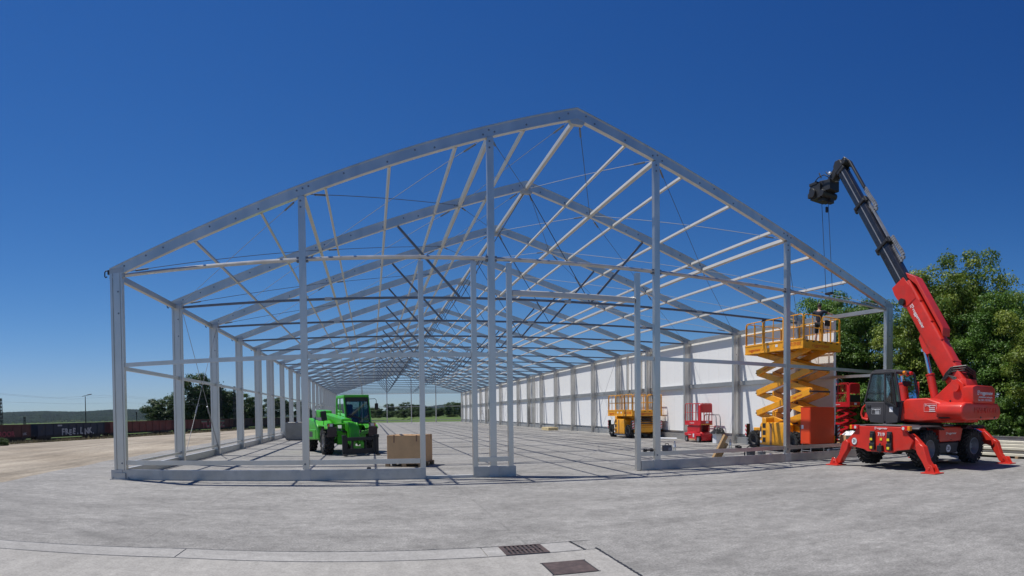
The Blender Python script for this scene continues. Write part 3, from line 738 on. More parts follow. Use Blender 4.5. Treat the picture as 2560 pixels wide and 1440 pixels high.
# outrigger frames: a broad plate across each end, two arms, four feet
for e in (-1, 1):
    X = e * 2.05; t = 0.07
    pl = [(-0.86, 1.24), (0.86, 1.24), (0.98, 1.10), (1.22, 0.86), (1.10, 0.62), (0.62, 0.56), (0.50, 0.50), (-0.50, 0.50), (-0.62, 0.56), (-1.10, 0.62), (-1.22, 0.86), (-0.98, 1.10)]
    MB().prism(pl, 'x', X - e * 0.02, X + e * t).build('outrigger_frame', 'red', cr, bevel=0.012)
    for s in (-1, 1):
        arm = MB().prism([(s * 0.92, 1.00), (s * 1.10, 1.06), (s * 1.42, 0.80), (s * 1.48, 0.66), (s * 1.40, 0.56), (s * 1.06, 0.66), (s * 0.90, 0.80)], 'x', X - e * 0.20, X - e * 0.02).build('outrigger_arm', 'red', cr, bevel=0.012)
        lg = MB().prism([(s * 1.28, 0.72), (s * 1.40, 0.82), (s * 1.56, 0.72), (s * 1.70, 0.34), (s * 1.86, 0.16), (s * 1.80, 0.07), (s * 1.66, 0.08), (s * 1.52, 0.30), (s * 1.34, 0.52)], 'x', X - e * 0.16, X + e * 0.05).build('outrigger_leg', 'red', cr, bevel=0.012)
        k = MB()
        for d in (-0.12, 0.10): k.prism([(s * 1.68, 0.03), (s * 2.02, 0.03), (s * 1.90, 0.24), (s * 1.80, 0.24)], 'x', X + d - 0.02, X + d + 0.02)
        k.b2((X - 0.22, s * 1.60, 0.0), (X + 0.20, s * 2.10, 0.032)); k.tube([(X - 0.16, s * 1.83, 0.14), (X + 0.14, s * 1.83, 0.14)], 0.035, 10)
        k.build('outrigger_foot', 'red', cr, bevel=0.006)
        MB().tube([(X - e * 0.30, s * 0.70, 1.12), (X - e * 0.10, s * 1.05, 0.94)], 0.06, 10).tube([(X - e * 0.10, s * 1.03, 0.95), (X - e * 0.05, s * 1.44, 0.74)], 0.032, 10).build('outrigger_cylinder', 'chrome', cr)
X = -2.13
for y in (0.25, -0.40):
    b = MB().b2((X - 0.05, y - 0.085, 0.72), (X, y + 0.085, 1.10)).b2((X - 0.075, y - 0.10, 0.56), (X, y + 0.10, 0.76)).b2((X - 0.09, y - 0.06, 0.86), (X, y + 0.06, 1.04)).build('valve_cover', 'black', cr, bevel=0.01)
    for z in (0.87, 0.63): MB().b2((X - 0.096, y - 0.045, z - 0.035), (X - 0.07, y + 0.045, z + 0.035)).build('sticker', 'yellow_mark', b, smooth=False)
MB().b2((X - 0.006, -0.10, 0.84), (X, -0.02, 0.91)).build('sticker', 'yellow_mark', cr, smooth=False)
MB().b2((X - 0.10, -0.16, 0.52), (X, 0.02, 0.70)).tube([(X - 0.06, -0.07, 0.48), (X - 0.06, -0.07, 0.76)], 0.03, 8).build('tow_hitch', 'black', cr, bevel=0.006)
text('numerals', '7119', 0.135, 'white_paint', cr, (X - 0.004, -0.07, 1.01), (0, -1, 0), (0, 0, 1), bold=0.003)
logo(cr, (X - 0.004, -0.05, 1.19), (0, -1, 0), (0, 0, 1), 0.44)
sign20(cr, (X - 0.003, 1.0, 0.78), (0, -1, 0), (0, 0, 1), 0.11)
for y, s in ((0.98, 1), (-1.0, -1)):
    t_ = MB().b2((X - 0.06, y - 0.16, 1.14), (X + 0.06, y + 0.16, 1.27)).build('tail_light', 'lamp_red', cr, bevel=0.015)
    MB().b2((X - 0.064, y + s * 0.07, 1.145), (X + 0.04, y + s * 0.165, 1.265)).build('indicator', 'lamp_amber', t_, bevel=0.01)
    MB().lathe([(-0.066, 0.001), (-0.066, 0.045), (-0.05, 0.045)][::1], 14, 'x', (X, y - s * 0.07, 1.205)).build('reversing_lamp', 'lamp_clear', t_)
    MB().tube([(X + 0.05, y - s * 0.12, 1.15), (X + 0.03, y - s * 0.2, 0.98)], 0.022, 6).build('lamp_bracket', 'red', cr)
# slew ring and turret
MB().lathe([(1.22, 0.62), (1.30, 0.62), (1.30, 0.55), (1.40, 0.55)], 28, 'z', (0, 0, 0)).build('slew_ring', 'black', cr)
tx0, tx1 = -1.02, 0.98
MB().b2((-0.85, -1.5, 1.36), (0.85, 1.35, 1.50)).build('turret_floor', 'red', cr, bevel=0.03)
# engine hood on the left flank of the turret, under the cab's rear edge back to the counterweight
hood = MB().prism([(-0.02, 1.42), (0.05, 1.95), (-0.10, 2.06), (-0.85, 2.08), (-1.45, 1.92), (-1.5, 1.44), (-0.6, 1.38)], 'x', -1.04, -0.30).build('engine_hood', 'red', cr, bevel=0.07, seg=3)
MB().prism([(0.60, 1.40), (0.62, 1.72), (0.02, 1.96), (-0.06, 1.40)], 'x', -1.05, -0.32).build('step_fairing', 'red', cr, bevel=0.05, seg=2)
MB().b2((0.30, -1.5, 1.42), (0.98, 1.2, 2.0)).build('engine_hood', 'red', cr, bevel=0.08, seg=3)
MB().tube([(-1.05, -1.28, 1.56), (-1.09, -1.4, 1.52), (-1.09, -1.75, 1.53), (-1.0, -1.85, 1.58)], 0.04, 8).build('grab_handle', 'black', cr)
# counterweight: a fat rounded block across the rear
cwp = [(-1.12, 1.50), (-1.20, 1.66), (-1.16, 1.86), (-0.98, 1.96), (0.80, 1.96), (0.98, 1.84), (1.02, 1.62), (0.90, 1.47), (-0.95, 1.42)]
cw = MB().prism(cwp, 'y', -2.22, -1.30).build('counterweight', 'red', cr, bevel=0.13, seg=4)
for x in (-0.2, 0.6): MB().tube([(x, -2.235, 1.52), (x, -2.19, 1.52)], 0.03, 8).build('plug', 'dark_grey', cw)
text('raised_lettering', 'MANITOU', 0.24, 'red', cr, (0.08, -2.222, 1.72), (1, 0, 0), (0, 0, 1), depth=0.012, sx=1.15)
# rear box above the counterweight
rb = MB().prism([(-0.62, 1.94), (-0.66, 2.40), (-0.45, 2.46), (0.45, 2.46), (0.62, 2.38), (0.60, 1.94)], 'y', -2.24, -1.86).build('rear_box', 'red', cr, bevel=0.05, seg=2)
logo(cr, (0.0, -2.246, 2.24), (1, 0, 0), (0, 0, 1), 0.78)
text('lettering', 'arbeitsbühnen und stapler', 0.075, 'white_paint', cr, (0.04, -2.246, 2.12), (1, 0, 0), (0, 0, 1))
text('lettering', 'Tel. 0 871 / 92 59 05-0', 0.085, 'white_paint', cr, (0.0, -2.246, 2.03), (1, 0, 0), (0, 0, 1))
# boom cheeks on the turret
for x in (-0.50, 0.22):
    MB().prism([(-0.95, 1.46), (-1.8, 1.5), (-1.86, 2.05), (-1.80, 2.50), (-1.60, 2.66), (-1.40, 2.60), (-0.55, 1.95)], 'x', x, x + 0.07).build('boom_cheek', 'red', cr, bevel=0.012)
MB().lathe([(-0.60, 0.15), (-0.58, 0.15), (-0.56, 0.12), (0.40, 0.12)], 18, 'x', (0, -1.56, 2.42)).build('boom_pivot', 'red', cr)
MB().lathe([(-0.515, 0.03), (-0.505, 0.03)], 10, 'x', (0, -1.35, 2.0)).build('plug', 'black', cr)
logo(cr, (-1.052, -1.02, 1.86), (0, -1, 0), (0, 0, 1), 0.36, frame=True, lines=3)
# cab
cx0, cx1, cy0, cy1 = -1.15, -0.22, 0.08, 1.50       # left/right, rear/front
def cabp(y, z): return (y, z)
prof = [(0.10, 1.36), (0.02, 1.98), (0.22, 2.84), (0.42, 2.92), (1.05, 2.92), (1.22, 2.84), (1.50, 1.98), (1.42, 1.62), (1.30, 1.36)]
cabin = MB()
for x in (cx0, cx1):
    for (p, q, w_) in (((0.04, 1.96), (0.24, 2.86), 0.07), ((1.48, 1.96), (1.20, 2.86), 0.06), ((0.24, 2.87), (1.20, 2.87), 0.07), ((0.62, 1.36), (0.66, 2.86), 0.05)):
        cabin.bar((x, p[0], p[1]), (x, q[0], q[1]), 0.06, w_, up=(1, 0, 0))
for (y, z) in ((0.24, 2.86), (1.20, 2.86), (0.04, 1.97), (1.48, 1.97)): cabin.bar((cx0, y, z), (cx1, y, z), 0.06, 0.07)
cab = cabin.build('cab_frame', 'dark_grey', cr, bevel=0.012)
MB().prism([(0.20, 2.84), (0.28, 2.93), (0.45, 2.97), (1.05, 2.97), (1.22, 2.90), (1.26, 2.84)], 'x', cx0 - 0.03, cx1 + 0.03).build('cab_roof', 'dark_grey', cr, bevel=0.03, seg=2)
lowp = [(0.10, 1.38), (0.0, 1.98), (1.50, 1.98), (1.42, 1.62), (1.22, 1.36), (0.9, 1.30), (0.35, 1.30)]
MB().prism(lowp, 'x', cx0 + 0.03, cx1 - 0.02).build('cab_body', 'dark_grey', cr, bevel=0.02)
dr = MB().prism([(0.66, 1.30), (0.66, 1.97), (1.47, 1.97), (1.40, 1.62), (1.22, 1.33)], 'x', cx0 - 0.03, cx0 + 0.028).build('cab_door', 'dark_grey', cr, bevel=0.015)
MB().b2((cx0 - 0.05, 1.20, 1.80), (cx0 - 0.028, 1.36, 1.88)).build('door_handle', 'black', dr, bevel=0.008)
MB().prism([(0.12, 1.34), (0.05, 1.80), (0.60, 1.97), (0.60, 1.30)], 'x', cx0 - 0.025, cx0 + 0.028).build('cab_side_panel', 'dark_grey', cr, bevel=0.015)
logo(cr, (cx0 - 0.034, 0.98, 1.74), (0, -1, 0), (0, 0, 1), 0.30, frame=True, lines=3)
MB().b2((cx0 - 0.03, 0.30, 1.66), (cx0 - 0.026, 0.44, 1.82)).build('sticker', 'white_paint', cr, smooth=False)
# cab glazing
MB().prism([(0.70, 2.0), (0.70, 2.82), (1.17, 2.82), (1.43, 2.0)], 'x', cx0 - 0.004, cx0 + 0.004).build('window', 'glass', cr, smooth=False)
MB().add([(cx0 - 0.006, 0.62, 2.0), (cx0 - 0.16, 0.07, 1.84), (cx0 - 0.16, 0.25, 2.80), (cx0 - 0.006, 0.64, 2.84), (cx0 + 0.002, 0.62, 2.0), (cx0 - 0.15, 0.07, 1.84), (cx0 - 0.15, 0.25, 2.80), (cx0 + 0.002, 0.64, 2.84)], [(0, 1, 2, 3), (7, 6, 5, 4), (0, 4, 5, 1), (1, 5, 6, 2), (2, 6, 7, 3), (3, 7, 4, 0)]).build('window', 'glass', cr, smooth=False, label='side window swung open')
wf = MB()
for p, q in (((cx0 - 0.02, 0.63, 1.98), (cx0 - 0.16, 0.06, 1.82)), ((cx0 - 0.16, 0.06, 1.82), (cx0 - 0.16, 0.25, 2.82)), ((cx0 - 0.16, 0.25, 2.82), (cx0 - 0.02, 0.64, 2.85))): wf.bar(p, q, 0.03, 0.05)
wf.build('window_frame', 'black', cr)
MB().add([(cx0 + 0.04, 0.055, 2.0), (cx1 - 0.04, 0.055, 2.0), (cx1 - 0.06, 0.235, 2.82), (cx0 + 0.06, 0.235, 2.82)], [(0, 1, 2, 3)]).build('rear_window', 'glass', cr, smooth=False)
MB().add([(cx0 + 0.04, 1.475, 2.0), (cx1 - 0.04, 1.475, 2.0), (cx1 - 0.06, 1.205, 2.82), (cx0 + 0.06, 1.205, 2.82)], [(0, 1, 2, 3)]).build('windscreen', 'glass', cr, smooth=False)
MB().add([(cx1, 0.10, 2.0), (cx1, 1.43, 2.0), (cx1, 1.19, 2.82), (cx1, 0.26, 2.82)], [(0, 1, 2, 3)]).build('window', 'glass_dark', cr, smooth=False)
st = MB().b2((-0.88, 0.25, 1.75), (-0.42, 0.75, 1.98)).prism([(0.20, 1.9), (0.30, 1.9), (0.26, 2.62), (0.14, 2.62)], 'x', -0.86, -0.44).build('seat', 'black', cr, bevel=0.04, seg=2)
MB().bar((-0.65, 1.30, 1.7), (-0.65, 1.0, 2.25), 0.06, 0.06).lathe([(-0.02, 0.17), (0.02, 0.17), (0.02, 0.14), (-0.02, 0.14)], 18, 'y', (-0.65, 0.98, 2.25), closed=True).build('steering_wheel', 'black', cr)
for x, m_ in ((-0.78, 'lamp_amber'), (-0.46, 'lamp_red')): MB().lathe([(-0.05, 0.055), (0.03, 0.06), (0.06, 0.0005)], 14, 'y', (x, 0.18, 2.87)).build('beacon', m_, cr)
MB().b2((-1.08, 1.42, 1.40), (-0.30, 1.62, 1.66)).build('cab_nose', 'red', cr, bevel=0.05, seg=2)
MB().tube([(-1.1, 1.40, 1.40), (-1.13, 1.60, 1.46), (-1.13, 1.66, 1.60), (-1.13, 1.58, 1.80), (-1.1, 1.46, 1.90)], 0.035, 8).build('grab_handle', 'red', cr)
MB().b2((-0.16, 0.10, 2.1), (-0.10, 0.32, 2.62)).build('side_mirror', 'red', cr, bevel=0.03)
MB().bar((-0.19, 0.3, 2.4), (-0.13, 0.2, 2.4), 0.03, 0.03).build('mirror_bracket', 'black', cr)
# lift cylinder
MB().tube([(-0.14, -0.66, 1.62), (-0.14, -0.34, 2.80)], 0.135, 16).tube([(-0.14, -0.34, 2.80), (-0.14, -0.33, 2.84)], 0.15, 16).build('lift_cylinder', 'red', cr)
MB().tube([(-0.14, -0.34, 2.82), (-0.14, -0.13, 3.58)], 0.075, 14).tube([(-0.30, -0.13, 3.58), (0.02, -0.13, 3.58)], 0.05, 10).build('cylinder_rod', 'chrome', cr)
# boom: base (red) and three black sections, pivot to tip
B0, B1 = Vector((-0.15, -1.58, 2.30)), Vector((-0.15, 3.64, 10.26))
bd = (B1 - B0).normalized(); bn = Vector((0, -bd.z, bd.y)); bx = Vector((1, 0, 0))   # bn: upper side of the boom
LB = (B1 - B0).length
def sect(t0, t1, w, h, off=0.0):
    mb = MB(); vs = []
    pr = rrect(w, h, min(w, h) * 0.18, 3, 0, off)
    n = len(pr)
    for t in (t0, t1): vs += [B0 + bd * t + bx * a + bn * b_ for a, b_ in pr]
    return mb.add(vs, [tuple(range(n))[::-1], tuple(range(n, 2 * n))] + [(i, (i + 1) % n, n + (i + 1) % n, n + i) for i in range(n)])
MB().prism([(0, 0)] * 3, 'x', 0, 0)
ob = sect(-0.22, 4.02, 0.42, 0.60).build('boom_base', 'red', cr)
for t in (0.9, 1.7, 2.4, 3.2): MB().box(B0 + bd * t + bn * 0.285 + bx * 0.0, (0.42, 0.05, 0.05), Matrix((bx, bd, bn)).transposed()).build('boom_rib', 'red', ob)
mb = MB()
for t, r in ((3.25, 0.12), (3.55, 0.12), (3.85, 0.10)): 
    c = B0 + bd * t - bx * 0.205 + bn * 0.12
    mb.add([c + (bd * math.cos(2 * PI * i / 16) + bn * math.sin(2 * PI * i / 16)) * r - bx * k for k in (0, 0.008) for i in range(16)], [tuple(range(16))[::-1], tuple(range(16, 32))] + [(i, (i + 1) % 16, 16 + (i + 1) % 16, 16 + i) for i in range(16)])
mb.build('boom_boss', 'red', ob)
# flared front collar and the guard on its upper side
def plate(pts, x0, x1): # pts: (t, n) in the boom frame
    vs = [B0 + bd * t + bn * n_ + bx * x for x in (x0, x1) for t, n_ in pts]; n = len(pts)
    return MB().add(vs, [tuple(range(n))[::-1], tuple(range(n, 2 * n))] + [(i, (i + 1) % n, n + (i + 1) % n, n + i) for i in range(n)])
plate([(3.35, -0.30), (3.50, -0.36), (3.95, -0.42), (4.22, -0.38), (4.22, 0.16), (3.75, 0.24), (3.35, 0.2)], -0.225, -0.205).build('collar_plate', 'red', ob, bevel=0.004)
plate([(3.35, -0.30), (3.50, -0.36), (3.95, -0.42), (4.22, -0.38), (4.22, 0.16), (3.75, 0.24), (3.35, 0.2)], 0.205, 0.225).build('collar_plate', 'red', ob, bevel=0.004)
MB().tube([B0 + bd * 3.55 - bn * 0.26 - bx * 0.33, B0 + bd * 3.55 - bn * 0.26 - bx * 0.2], 0.11, 14).build('hose_reel', 'black', ob)
plate([(1.75, 0.36), (1.95, 0.52), (3.95, 0.52), (4.3, 0.30), (4.1, 0.28), (3.7, 0.42), (2.0, 0.42)], -0.19, 0.20).build('chain_guard', 'red', ob, bevel=0.01)
plate([(1.85, 0.26), (1.95, 0.50), (3.9, 0.50), (4.1, 0.26)], 0.20, 0.22).build('chain_guard', 'red', ob)
for k in (0.9, 0.45): MB()
plate([(1.60, -0.27), (2.35, -0.27), (2.25, -0.42), (1.85, -0.50), (1.65, -0.44)], -0.16, -0.12).build('cylinder_lug', 'red', ob, bevel=0.008)
plate([(1.60, -0.27), (2.35, -0.27), (2.25, -0.42), (1.85, -0.50), (1.65, -0.44)], 0.10, 0.14).build('cylinder_lug', 'red', ob, bevel=0.008)
logo(ob, B0 + bd * 2.85 - bx * 0.214 - bn * 0.06, -bd, bn, 0.82)
secs = [(3.9, 5.75, 0.35, 0.48), (5.6, 7.62, 0.31, 0.43), (7.5, 9.42, 0.27, 0.38)]
for i, (a, b_, w, h) in enumerate(secs):
    s_ = sect(a, b_, w, h).build('boom_section', 'black_gloss', cr)
    MB().box(B0 + bd * (b_ - 0.05), (w + 0.10, 0.10, h + 0.08), Matrix((bx, bd, bn)).transposed()).box(B0 + bd * (b_ - 0.02) - bn * (h / 2 + 0.08), (0.10, 0.12, 0.12), Matrix((bx, bd, bn)).transposed()).box(B0 + bd * (b_ + 0.0) + bn * (h / 2 + 0.03), (0.22, 0.22, 0.12), Matrix((bx, bd, bn)).transposed()).build('boom_collar', 'black', s_, bevel=0.012)
    MB().box(B0 + bd * (a + b_) / 2 - bx * (w / 2 + 0.004) + bn * 0.02, (0.008, (b_ - a) * 0.96, 0.035), Matrix((bx, bd, bn)).transposed()).build('wear_strip', 'rim_grey', s_)
# energy chains looping on the upper side
def chain(t0, t1, drop, side=0.02, mname='rim_grey'):
    pts = [(t1, 0.40), (t1 - 0.4, 0.41), (t0 + 0.25, 0.44), (t0 + 0.05, 0.42), (t0 - 0.04, 0.33), (t0 + 0.03, 0.25), (t0 + 0.2, 0.23), (t0 + 0.75, 0.24)]
    mb = MB(); path = []
    for (a, b_) in zip(pts[:-1], pts[1:]):
        L_ = math.hypot(b_[0] - a[0], b_[1] - a[1]); n = max(1, int(L_ / 0.075))
        for k in range(n): path.append((a[0] + (b_[0] - a[0]) * k / n, a[1] + (b_[1] - a[1]) * k / n))
    for k in range(len(path) - 1):
        p = B0 + bd * path[k][0] + bn * path[k][1] + bx * side; q = B0 + bd * path[k + 1][0] + bn * path[k + 1][1] + bx * side
        mb.bar(p, p + (q - p) * 0.8, 0.13, 0.075, up=tuple(bx))
    return mb.build('cable_chain', mname, cr, smooth=False)
chain(4.90, 5.80, 0); chain(7.05, 8.0, 0)
plate([(8.0, 0.36), (9.3, 0.36), (9.55, 0.26), (9.55, 0.34), (9.32, 0.43), (8.0, 0.43)], -0.05, 0.09).build('chain_tray', 'black', cr, bevel=0.008)
plate([(5.8, 0.26), (7.3, 0.26), (7.3, 0.31), (5.8, 0.31)], -0.06, 0.08).build('chain_tray', 'rim_grey', cr)
mb = MB()
for k in range(3):
    mb.tube([B0 + bd * 9.30 + bn * 0.39 + bx * (0.04 * k - 0.02), B0 + bd * 9.62 + bn * 0.30 + bx * (0.04 * k - 0.02), B0 + bd * (9.66 + 0.03 * k) + bn * 0.05, B0 + bd * 9.5 - bn * 0.22, B0 + bd * 9.15 - bn * 0.32], 0.022, 6)
mb.build('hose', 'black', cr)
# boom head, hook jib and hoist
hd = plate([(9.2, -0.19), (9.62, -0.20), (9.72, -0.02), (9.6, 0.19), (9.2, 0.19)], -0.17, 0.17).build('boom_head', 'black', cr, bevel=0.02)
T = Vector((-0.15, 0, 0))
def yz(y, z, x=-0.15): return Vector((x, y, z))
MB().bar(yz(3.55, 10.30), yz(4.10, 9.78), 0.30, 0.26).bar(yz(3.62, 10.25), yz(4.0, 9.95), 0.16, 0.34).tube([yz(3.3, 10.28, -0.36), yz(3.3, 10.28, 0.06)], 0.09, 12).build('jib', 'black', hd, bevel=0.015)
mb = MB().box((-0.15, 4.62, 9.55), (0.62, 0.52, 0.50)).box((-0.15, 4.18, 9.68), (0.46, 0.50, 0.36)).box((-0.15, 4.72, 9.85), (0.66, 0.40, 0.10)).box((-0.15, 4.45, 9.28), (0.40, 0.30, 0.16)).tube([(-0.56, 4.70, 9.50), (0.26, 4.70, 9.50)], 0.16, 14).tube([(-0.50, 4.25, 9.42), (0.20, 4.25, 9.42)], 0.12, 12)
mb.bar((-0.30, 4.05, 9.85), (-0.30, 4.55, 9.92), 0.05, 0.06).bar((0.0, 4.05, 9.85), (0.0, 4.55, 9.92), 0.05, 0.06).bar((-0.42, 3.95, 9.95), (-0.42, 4.1, 10.12), 0.03, 0.04)
mb.bar((-0.45, 4.30, 9.95), (-0.45, 4.42, 10.16), 0.03, 0.05).bar((0.12, 3.98, 9.98), (0.12, 4.06, 10.22), 0.03, 0.03).box((-0.50, 4.86, 9.44), (0.10, 0.12, 0.16)).box((0.0, 4.30, 9.26), (0.18, 0.22, 0.20)).tube([(-0.4, 4.9, 9.84), (-0.4, 4.98, 9.7), (-0.4, 4.95, 9.5)], 0.02, 6).tube([(-0.46, 3.9, 9.86), (-0.5, 4.1, 10.0), (-0.5, 4.4, 9.98), (-0.48, 4.6, 9.9)], 0.02, 6)
mb.build('winch', 'black', cr, bevel=0.012)
MB().tube([yz(3.75, 10.32), yz(3.78, 10.40)], 0.07, 10).build('work_lamp', 'plastic_white', cr)
MB().tube([yz(3.95, 10.05, -0.32), yz(4.02, 10.08, -0.32)], 0.05, 10).build('work_lamp', 'plastic_white', cr)
MB().tube([yz(3.55, 10.02, -0.33), yz(3.45, 9.80, -0.34), yz(3.58, 9.66, -0.33), yz(3.75, 9.72, -0.3)], 0.012, 6).build('hose', 'black', cr)
for y, zb, x in ((4.55, 5.95, -0.20), (4.32, 5.95, -0.10)):
    MB().tube([(x, y, 9.35), (x, y - 0.22 * (9.35 - zb) / 3, zb)], 0.011, 5).build('hoist_rope', 'cable_dark', cr)
MB().box((-0.12, 4.36, 8.93), (0.10, 0.08, 0.20)).build('rope_weight', 'black', cr, bevel=0.02)
MB().box((-0.15, 4.19, 5.90), (0.14, 0.30, 0.07)).tube([(-0.15, 4.19, 5.88), (-0.15, 4.19, 5.80), (-0.15, 4.23, 5.75), (-0.15, 4.27, 5.79)], 0.014, 8).build('hook_block', 'black', cr, bevel=0.02)
# hose bundle behind the boom foot
mb = MB()
for k in range(7):
    z = 2.60 + 0.045 * (k % 4); y = -1.55 - 0.03 * k
    mb.tube([(-0.42, y + 0.55, z + 0.06), (-0.40, y + 0.35, z + 0.20 + 0.02 * k), (-0.25, y, z + 0.24 + 0.02 * k), (0.05, y - 0.12, z + 0.20), (0.22, y - 0.05, z - 0.05), (0.24, y + 0.1, z - 0.35)], 0.026, 6)
for k in range(3): mb.tube([(-0.42, -1.0 - 0.05 * k, 2.62), (-0.45, -1.25, 2.75), (-0.46, -1.50, 2.70 - 0.05 * k), (-0.46, -1.62, 2.42)], 0.026, 6)
mb.build('hose_bundle', 'black', cr)['kind'] = 'stuff'
MB().prism([(-1.35, 2.40), (-1.90, 2.40), (-1.82, 2.66), (-1.45, 2.66)], 'x', -0.42, 0.20).build('boom_cover', 'red', cr, bevel=0.04, seg=2)

# ---------------------------------------------------------------- green telehandler
te = empty('telehandler', (5.50, 11.75, 0), R(20), 'bright green telehandler parked inside the hall, boom lowered, facing the camera', 'telehandler')
wm = wheel_meshes(0.58, 0.42, 0.29, 'rim_dirty', 18, 0.05)
for x in (-0.93, 0.93):
    for y in (-1.4, 1.4): put_wheel(wm, te, (x, y, 0.58), 1 if x > 0 else -1, R(-4) if y < 0 else 0)
mb = MB().b2((-0.42, -1.75, 0.45), (0.42, 1.9, 0.95)).b2((-0.8, -1.5, 0.48), (0.8, -1.3, 0.68)).b2((-0.8, 1.3, 0.48), (0.8, 1.5, 0.68)).b2((-0.72, -0.75, 0.42), (0.72, 0.75, 0.70))
mb.build('chassis', 'green', te, bevel=0.03)
# engine hood on the viewer's left
MB().prism([(-0.85, 0.62), (-0.85, 1.12), (-0.35, 1.42), (0.9, 1.55), (1.85, 1.40), (2.05, 1.05), (1.95, 0.62), (0.85, 0.55)], 'x', -1.18, -0.42).build('engine_hood', 'green', te, bevel=0.09, seg=3)
MB().prism([(-0.30, 1.425), (0.8, 1.56), (0.8, 1.575), (-0.30, 1.44)], 'x', -0.98, -0.55).build('hood_grille', 'dark_grey', te)
MB().b2((-1.20, -0.5, 0.62), (-1.16, 0.75, 1.05)).build('side_panel', 'green', te, bevel=0.02)
# front fenders and lamp bar
for s in (-1, 1):
    MB().prism([(-2.02, 1.10), (-1.85, 1.24), (-0.9, 1.26), (-0.72, 1.12), (-0.76, 1.08), (-0.95, 1.20), (-1.80, 1.19), (-1.98, 1.06)], 'x', s * 0.60, s * 1.18).build('fender', 'green', te, bevel=0.015)
    h = MB().b2((s * 0.92 - 0.14, -2.02, 1.16), (s * 0.92 + 0.14, -1.86, 1.32)).build('headlight', 'black', te, bevel=0.02)
    MB().b2((s * 0.92 - 0.10, -2.03, 1.185), (s * 0.92 + 0.06, -2.015, 1.295)).build('lens', 'lamp_clear', h)
    MB().b2((s * 0.92 + s * 0.10 - 0.03, -2.035, 1.19), (s * 0.92 + s * 0.10 + 0.03, -1.96, 1.29)).build('indicator', 'lamp_amber', h)
MB().b2((-0.95, -1.95, 1.24), (-0.30, -1.75, 1.32)).build('front_shelf', 'green', te, bevel=0.02)
# stabilisers raised
for s in (-1, 1):
    MB().bar((s * 0.25, -1.85, 0.85), (s * 0.82, -2.02, 0.97), 0.13, 0.17).build('stabiliser_arm', 'green', te, bevel=0.015)
    MB().box((s * 0.90, -2.08, 0.96), (0.40, 0.05, 0.42), (0.12, 0, s * 0.06)).build('stabiliser_foot', 'rust_iron', te, bevel=0.008)
    MB().bar((s * 0.90, -2.05, 0.96), (s * 0.72, -1.95, 0.96), 0.08, 0.1).build('stabiliser_pin', 'black', te)
MB().b2((-0.62, -1.95, 0.42), (-0.30, -1.75, 0.90)).build('front_beam', 'green', te, bevel=0.02)
MB().b2((0.34, -1.95, 0.42), (0.62, -1.75, 0.90)).build('front_beam', 'green', te, bevel=0.02)
# cab
cabx0, cabx1 = 0.10, 1.22
fr_ = MB()
Zr = 2.46
P_ = {'fl': (-0.92, 1.26), 'ftop': (-0.58, Zr), 'rtop': (0.52, Zr), 'rl': (0.66, 1.20)}
for x in (cabx0, cabx1):
    fr_.bar((x, -0.95, 1.22), (x, -0.62, Zr), 0.075, 0.085, up=(1, 0, 0)).bar((x, 0.62, 1.2), (x, 0.46, Zr), 0.08, 0.08, up=(1, 0, 0)).bar((x, -0.62, Zr), (x, 0.46, Zr), 0.09, 0.09, up=(1, 0, 0)).bar((x, 0.0, 1.2), (x, 0.0, Zr), 0.05, 0.05, up=(1, 0, 0))
for (y, z) in ((-0.62, Zr), (0.46, Zr), (-0.95, 1.24), (0.62, 1.22)): fr_.bar((cabx0, y, z), (cabx1, y, z), 0.08, 0.09)
fr_.build('cab_frame', 'green', te, bevel=0.015)
MB().prism([(-0.95, 0.80), (-1.0, 1.24), (0.66, 1.24), (0.66, 0.80)], 'x', cabx0, cabx1 + 0.01).build('cab_body', 'green', te, bevel=0.03)
MB().b2((cabx0 - 0.03, -0.70, Zr), (cabx1 + 0.03, 0.54, Zr + 0.09)).build('cab_roof', 'green', te, bevel=0.035, seg=2)
MB().add([(cabx0 + 0.04, -0.955, 1.30), (cabx1 - 0.04, -0.955, 1.30), (cabx1 - 0.04, -0.665, 2.40), (cabx0 + 0.04, -0.665, 2.40)], [(0, 1, 2, 3)]).build('windscreen', 'glass_dark', te, smooth=False)
for x in (cabx0, cabx1):
    MB().add([(x, -0.90, 1.30), (x, 0.58, 1.30), (x, 0.44, 2.40), (x, -0.60, 2.40)], [(0, 1, 2, 3)]).build('window', 'glass_dark', te, smooth=False)
MB().add([(cabx0 + 0.04, 0.60, 1.30), (cabx1 - 0.04, 0.60, 1.30), (cabx1 - 0.04, 0.47, 2.40), (cabx0 + 0.04, 0.47, 2.40)], [(0, 1, 2, 3)]).build('rear_window', 'glass', te, smooth=False)
bars = MB()
for k in range(9): bars.bar((cabx0 + 0.12 + 0.095 * k, -0.60, Zr - 0.02), (cabx0 + 0.12 + 0.095 * k, 0.0, Zr - 0.02), 0.03, 0.03)
bars.build('roof_guard', 'black', te)['kind'] = 'stuff'
MB().b2((0.36, 0.0, 1.24), (0.86, 0.45, 1.55)).b2((0.38, 0.36, 1.5), (0.84, 0.50, 2.15)).build('seat', 'black', te, bevel=0.05, seg=2)
MB().bar((0.6, -0.62, 1.2), (0.6, -0.40, 1.62), 0.22, 0.10).lathe([(-0.015, 0.19), (0.015, 0.19), (0.015, 0.16), (-0.015, 0.16)], 20, 'z', (0.6, -0.34, 1.66), closed=True).build('steering_wheel', 'black', te)
MB().bar((0.62, -0.97, 1.32), (0.82, -0.90, 1.66), 0.02, 0.02).build('wiper', 'black', te)
gk = MB()
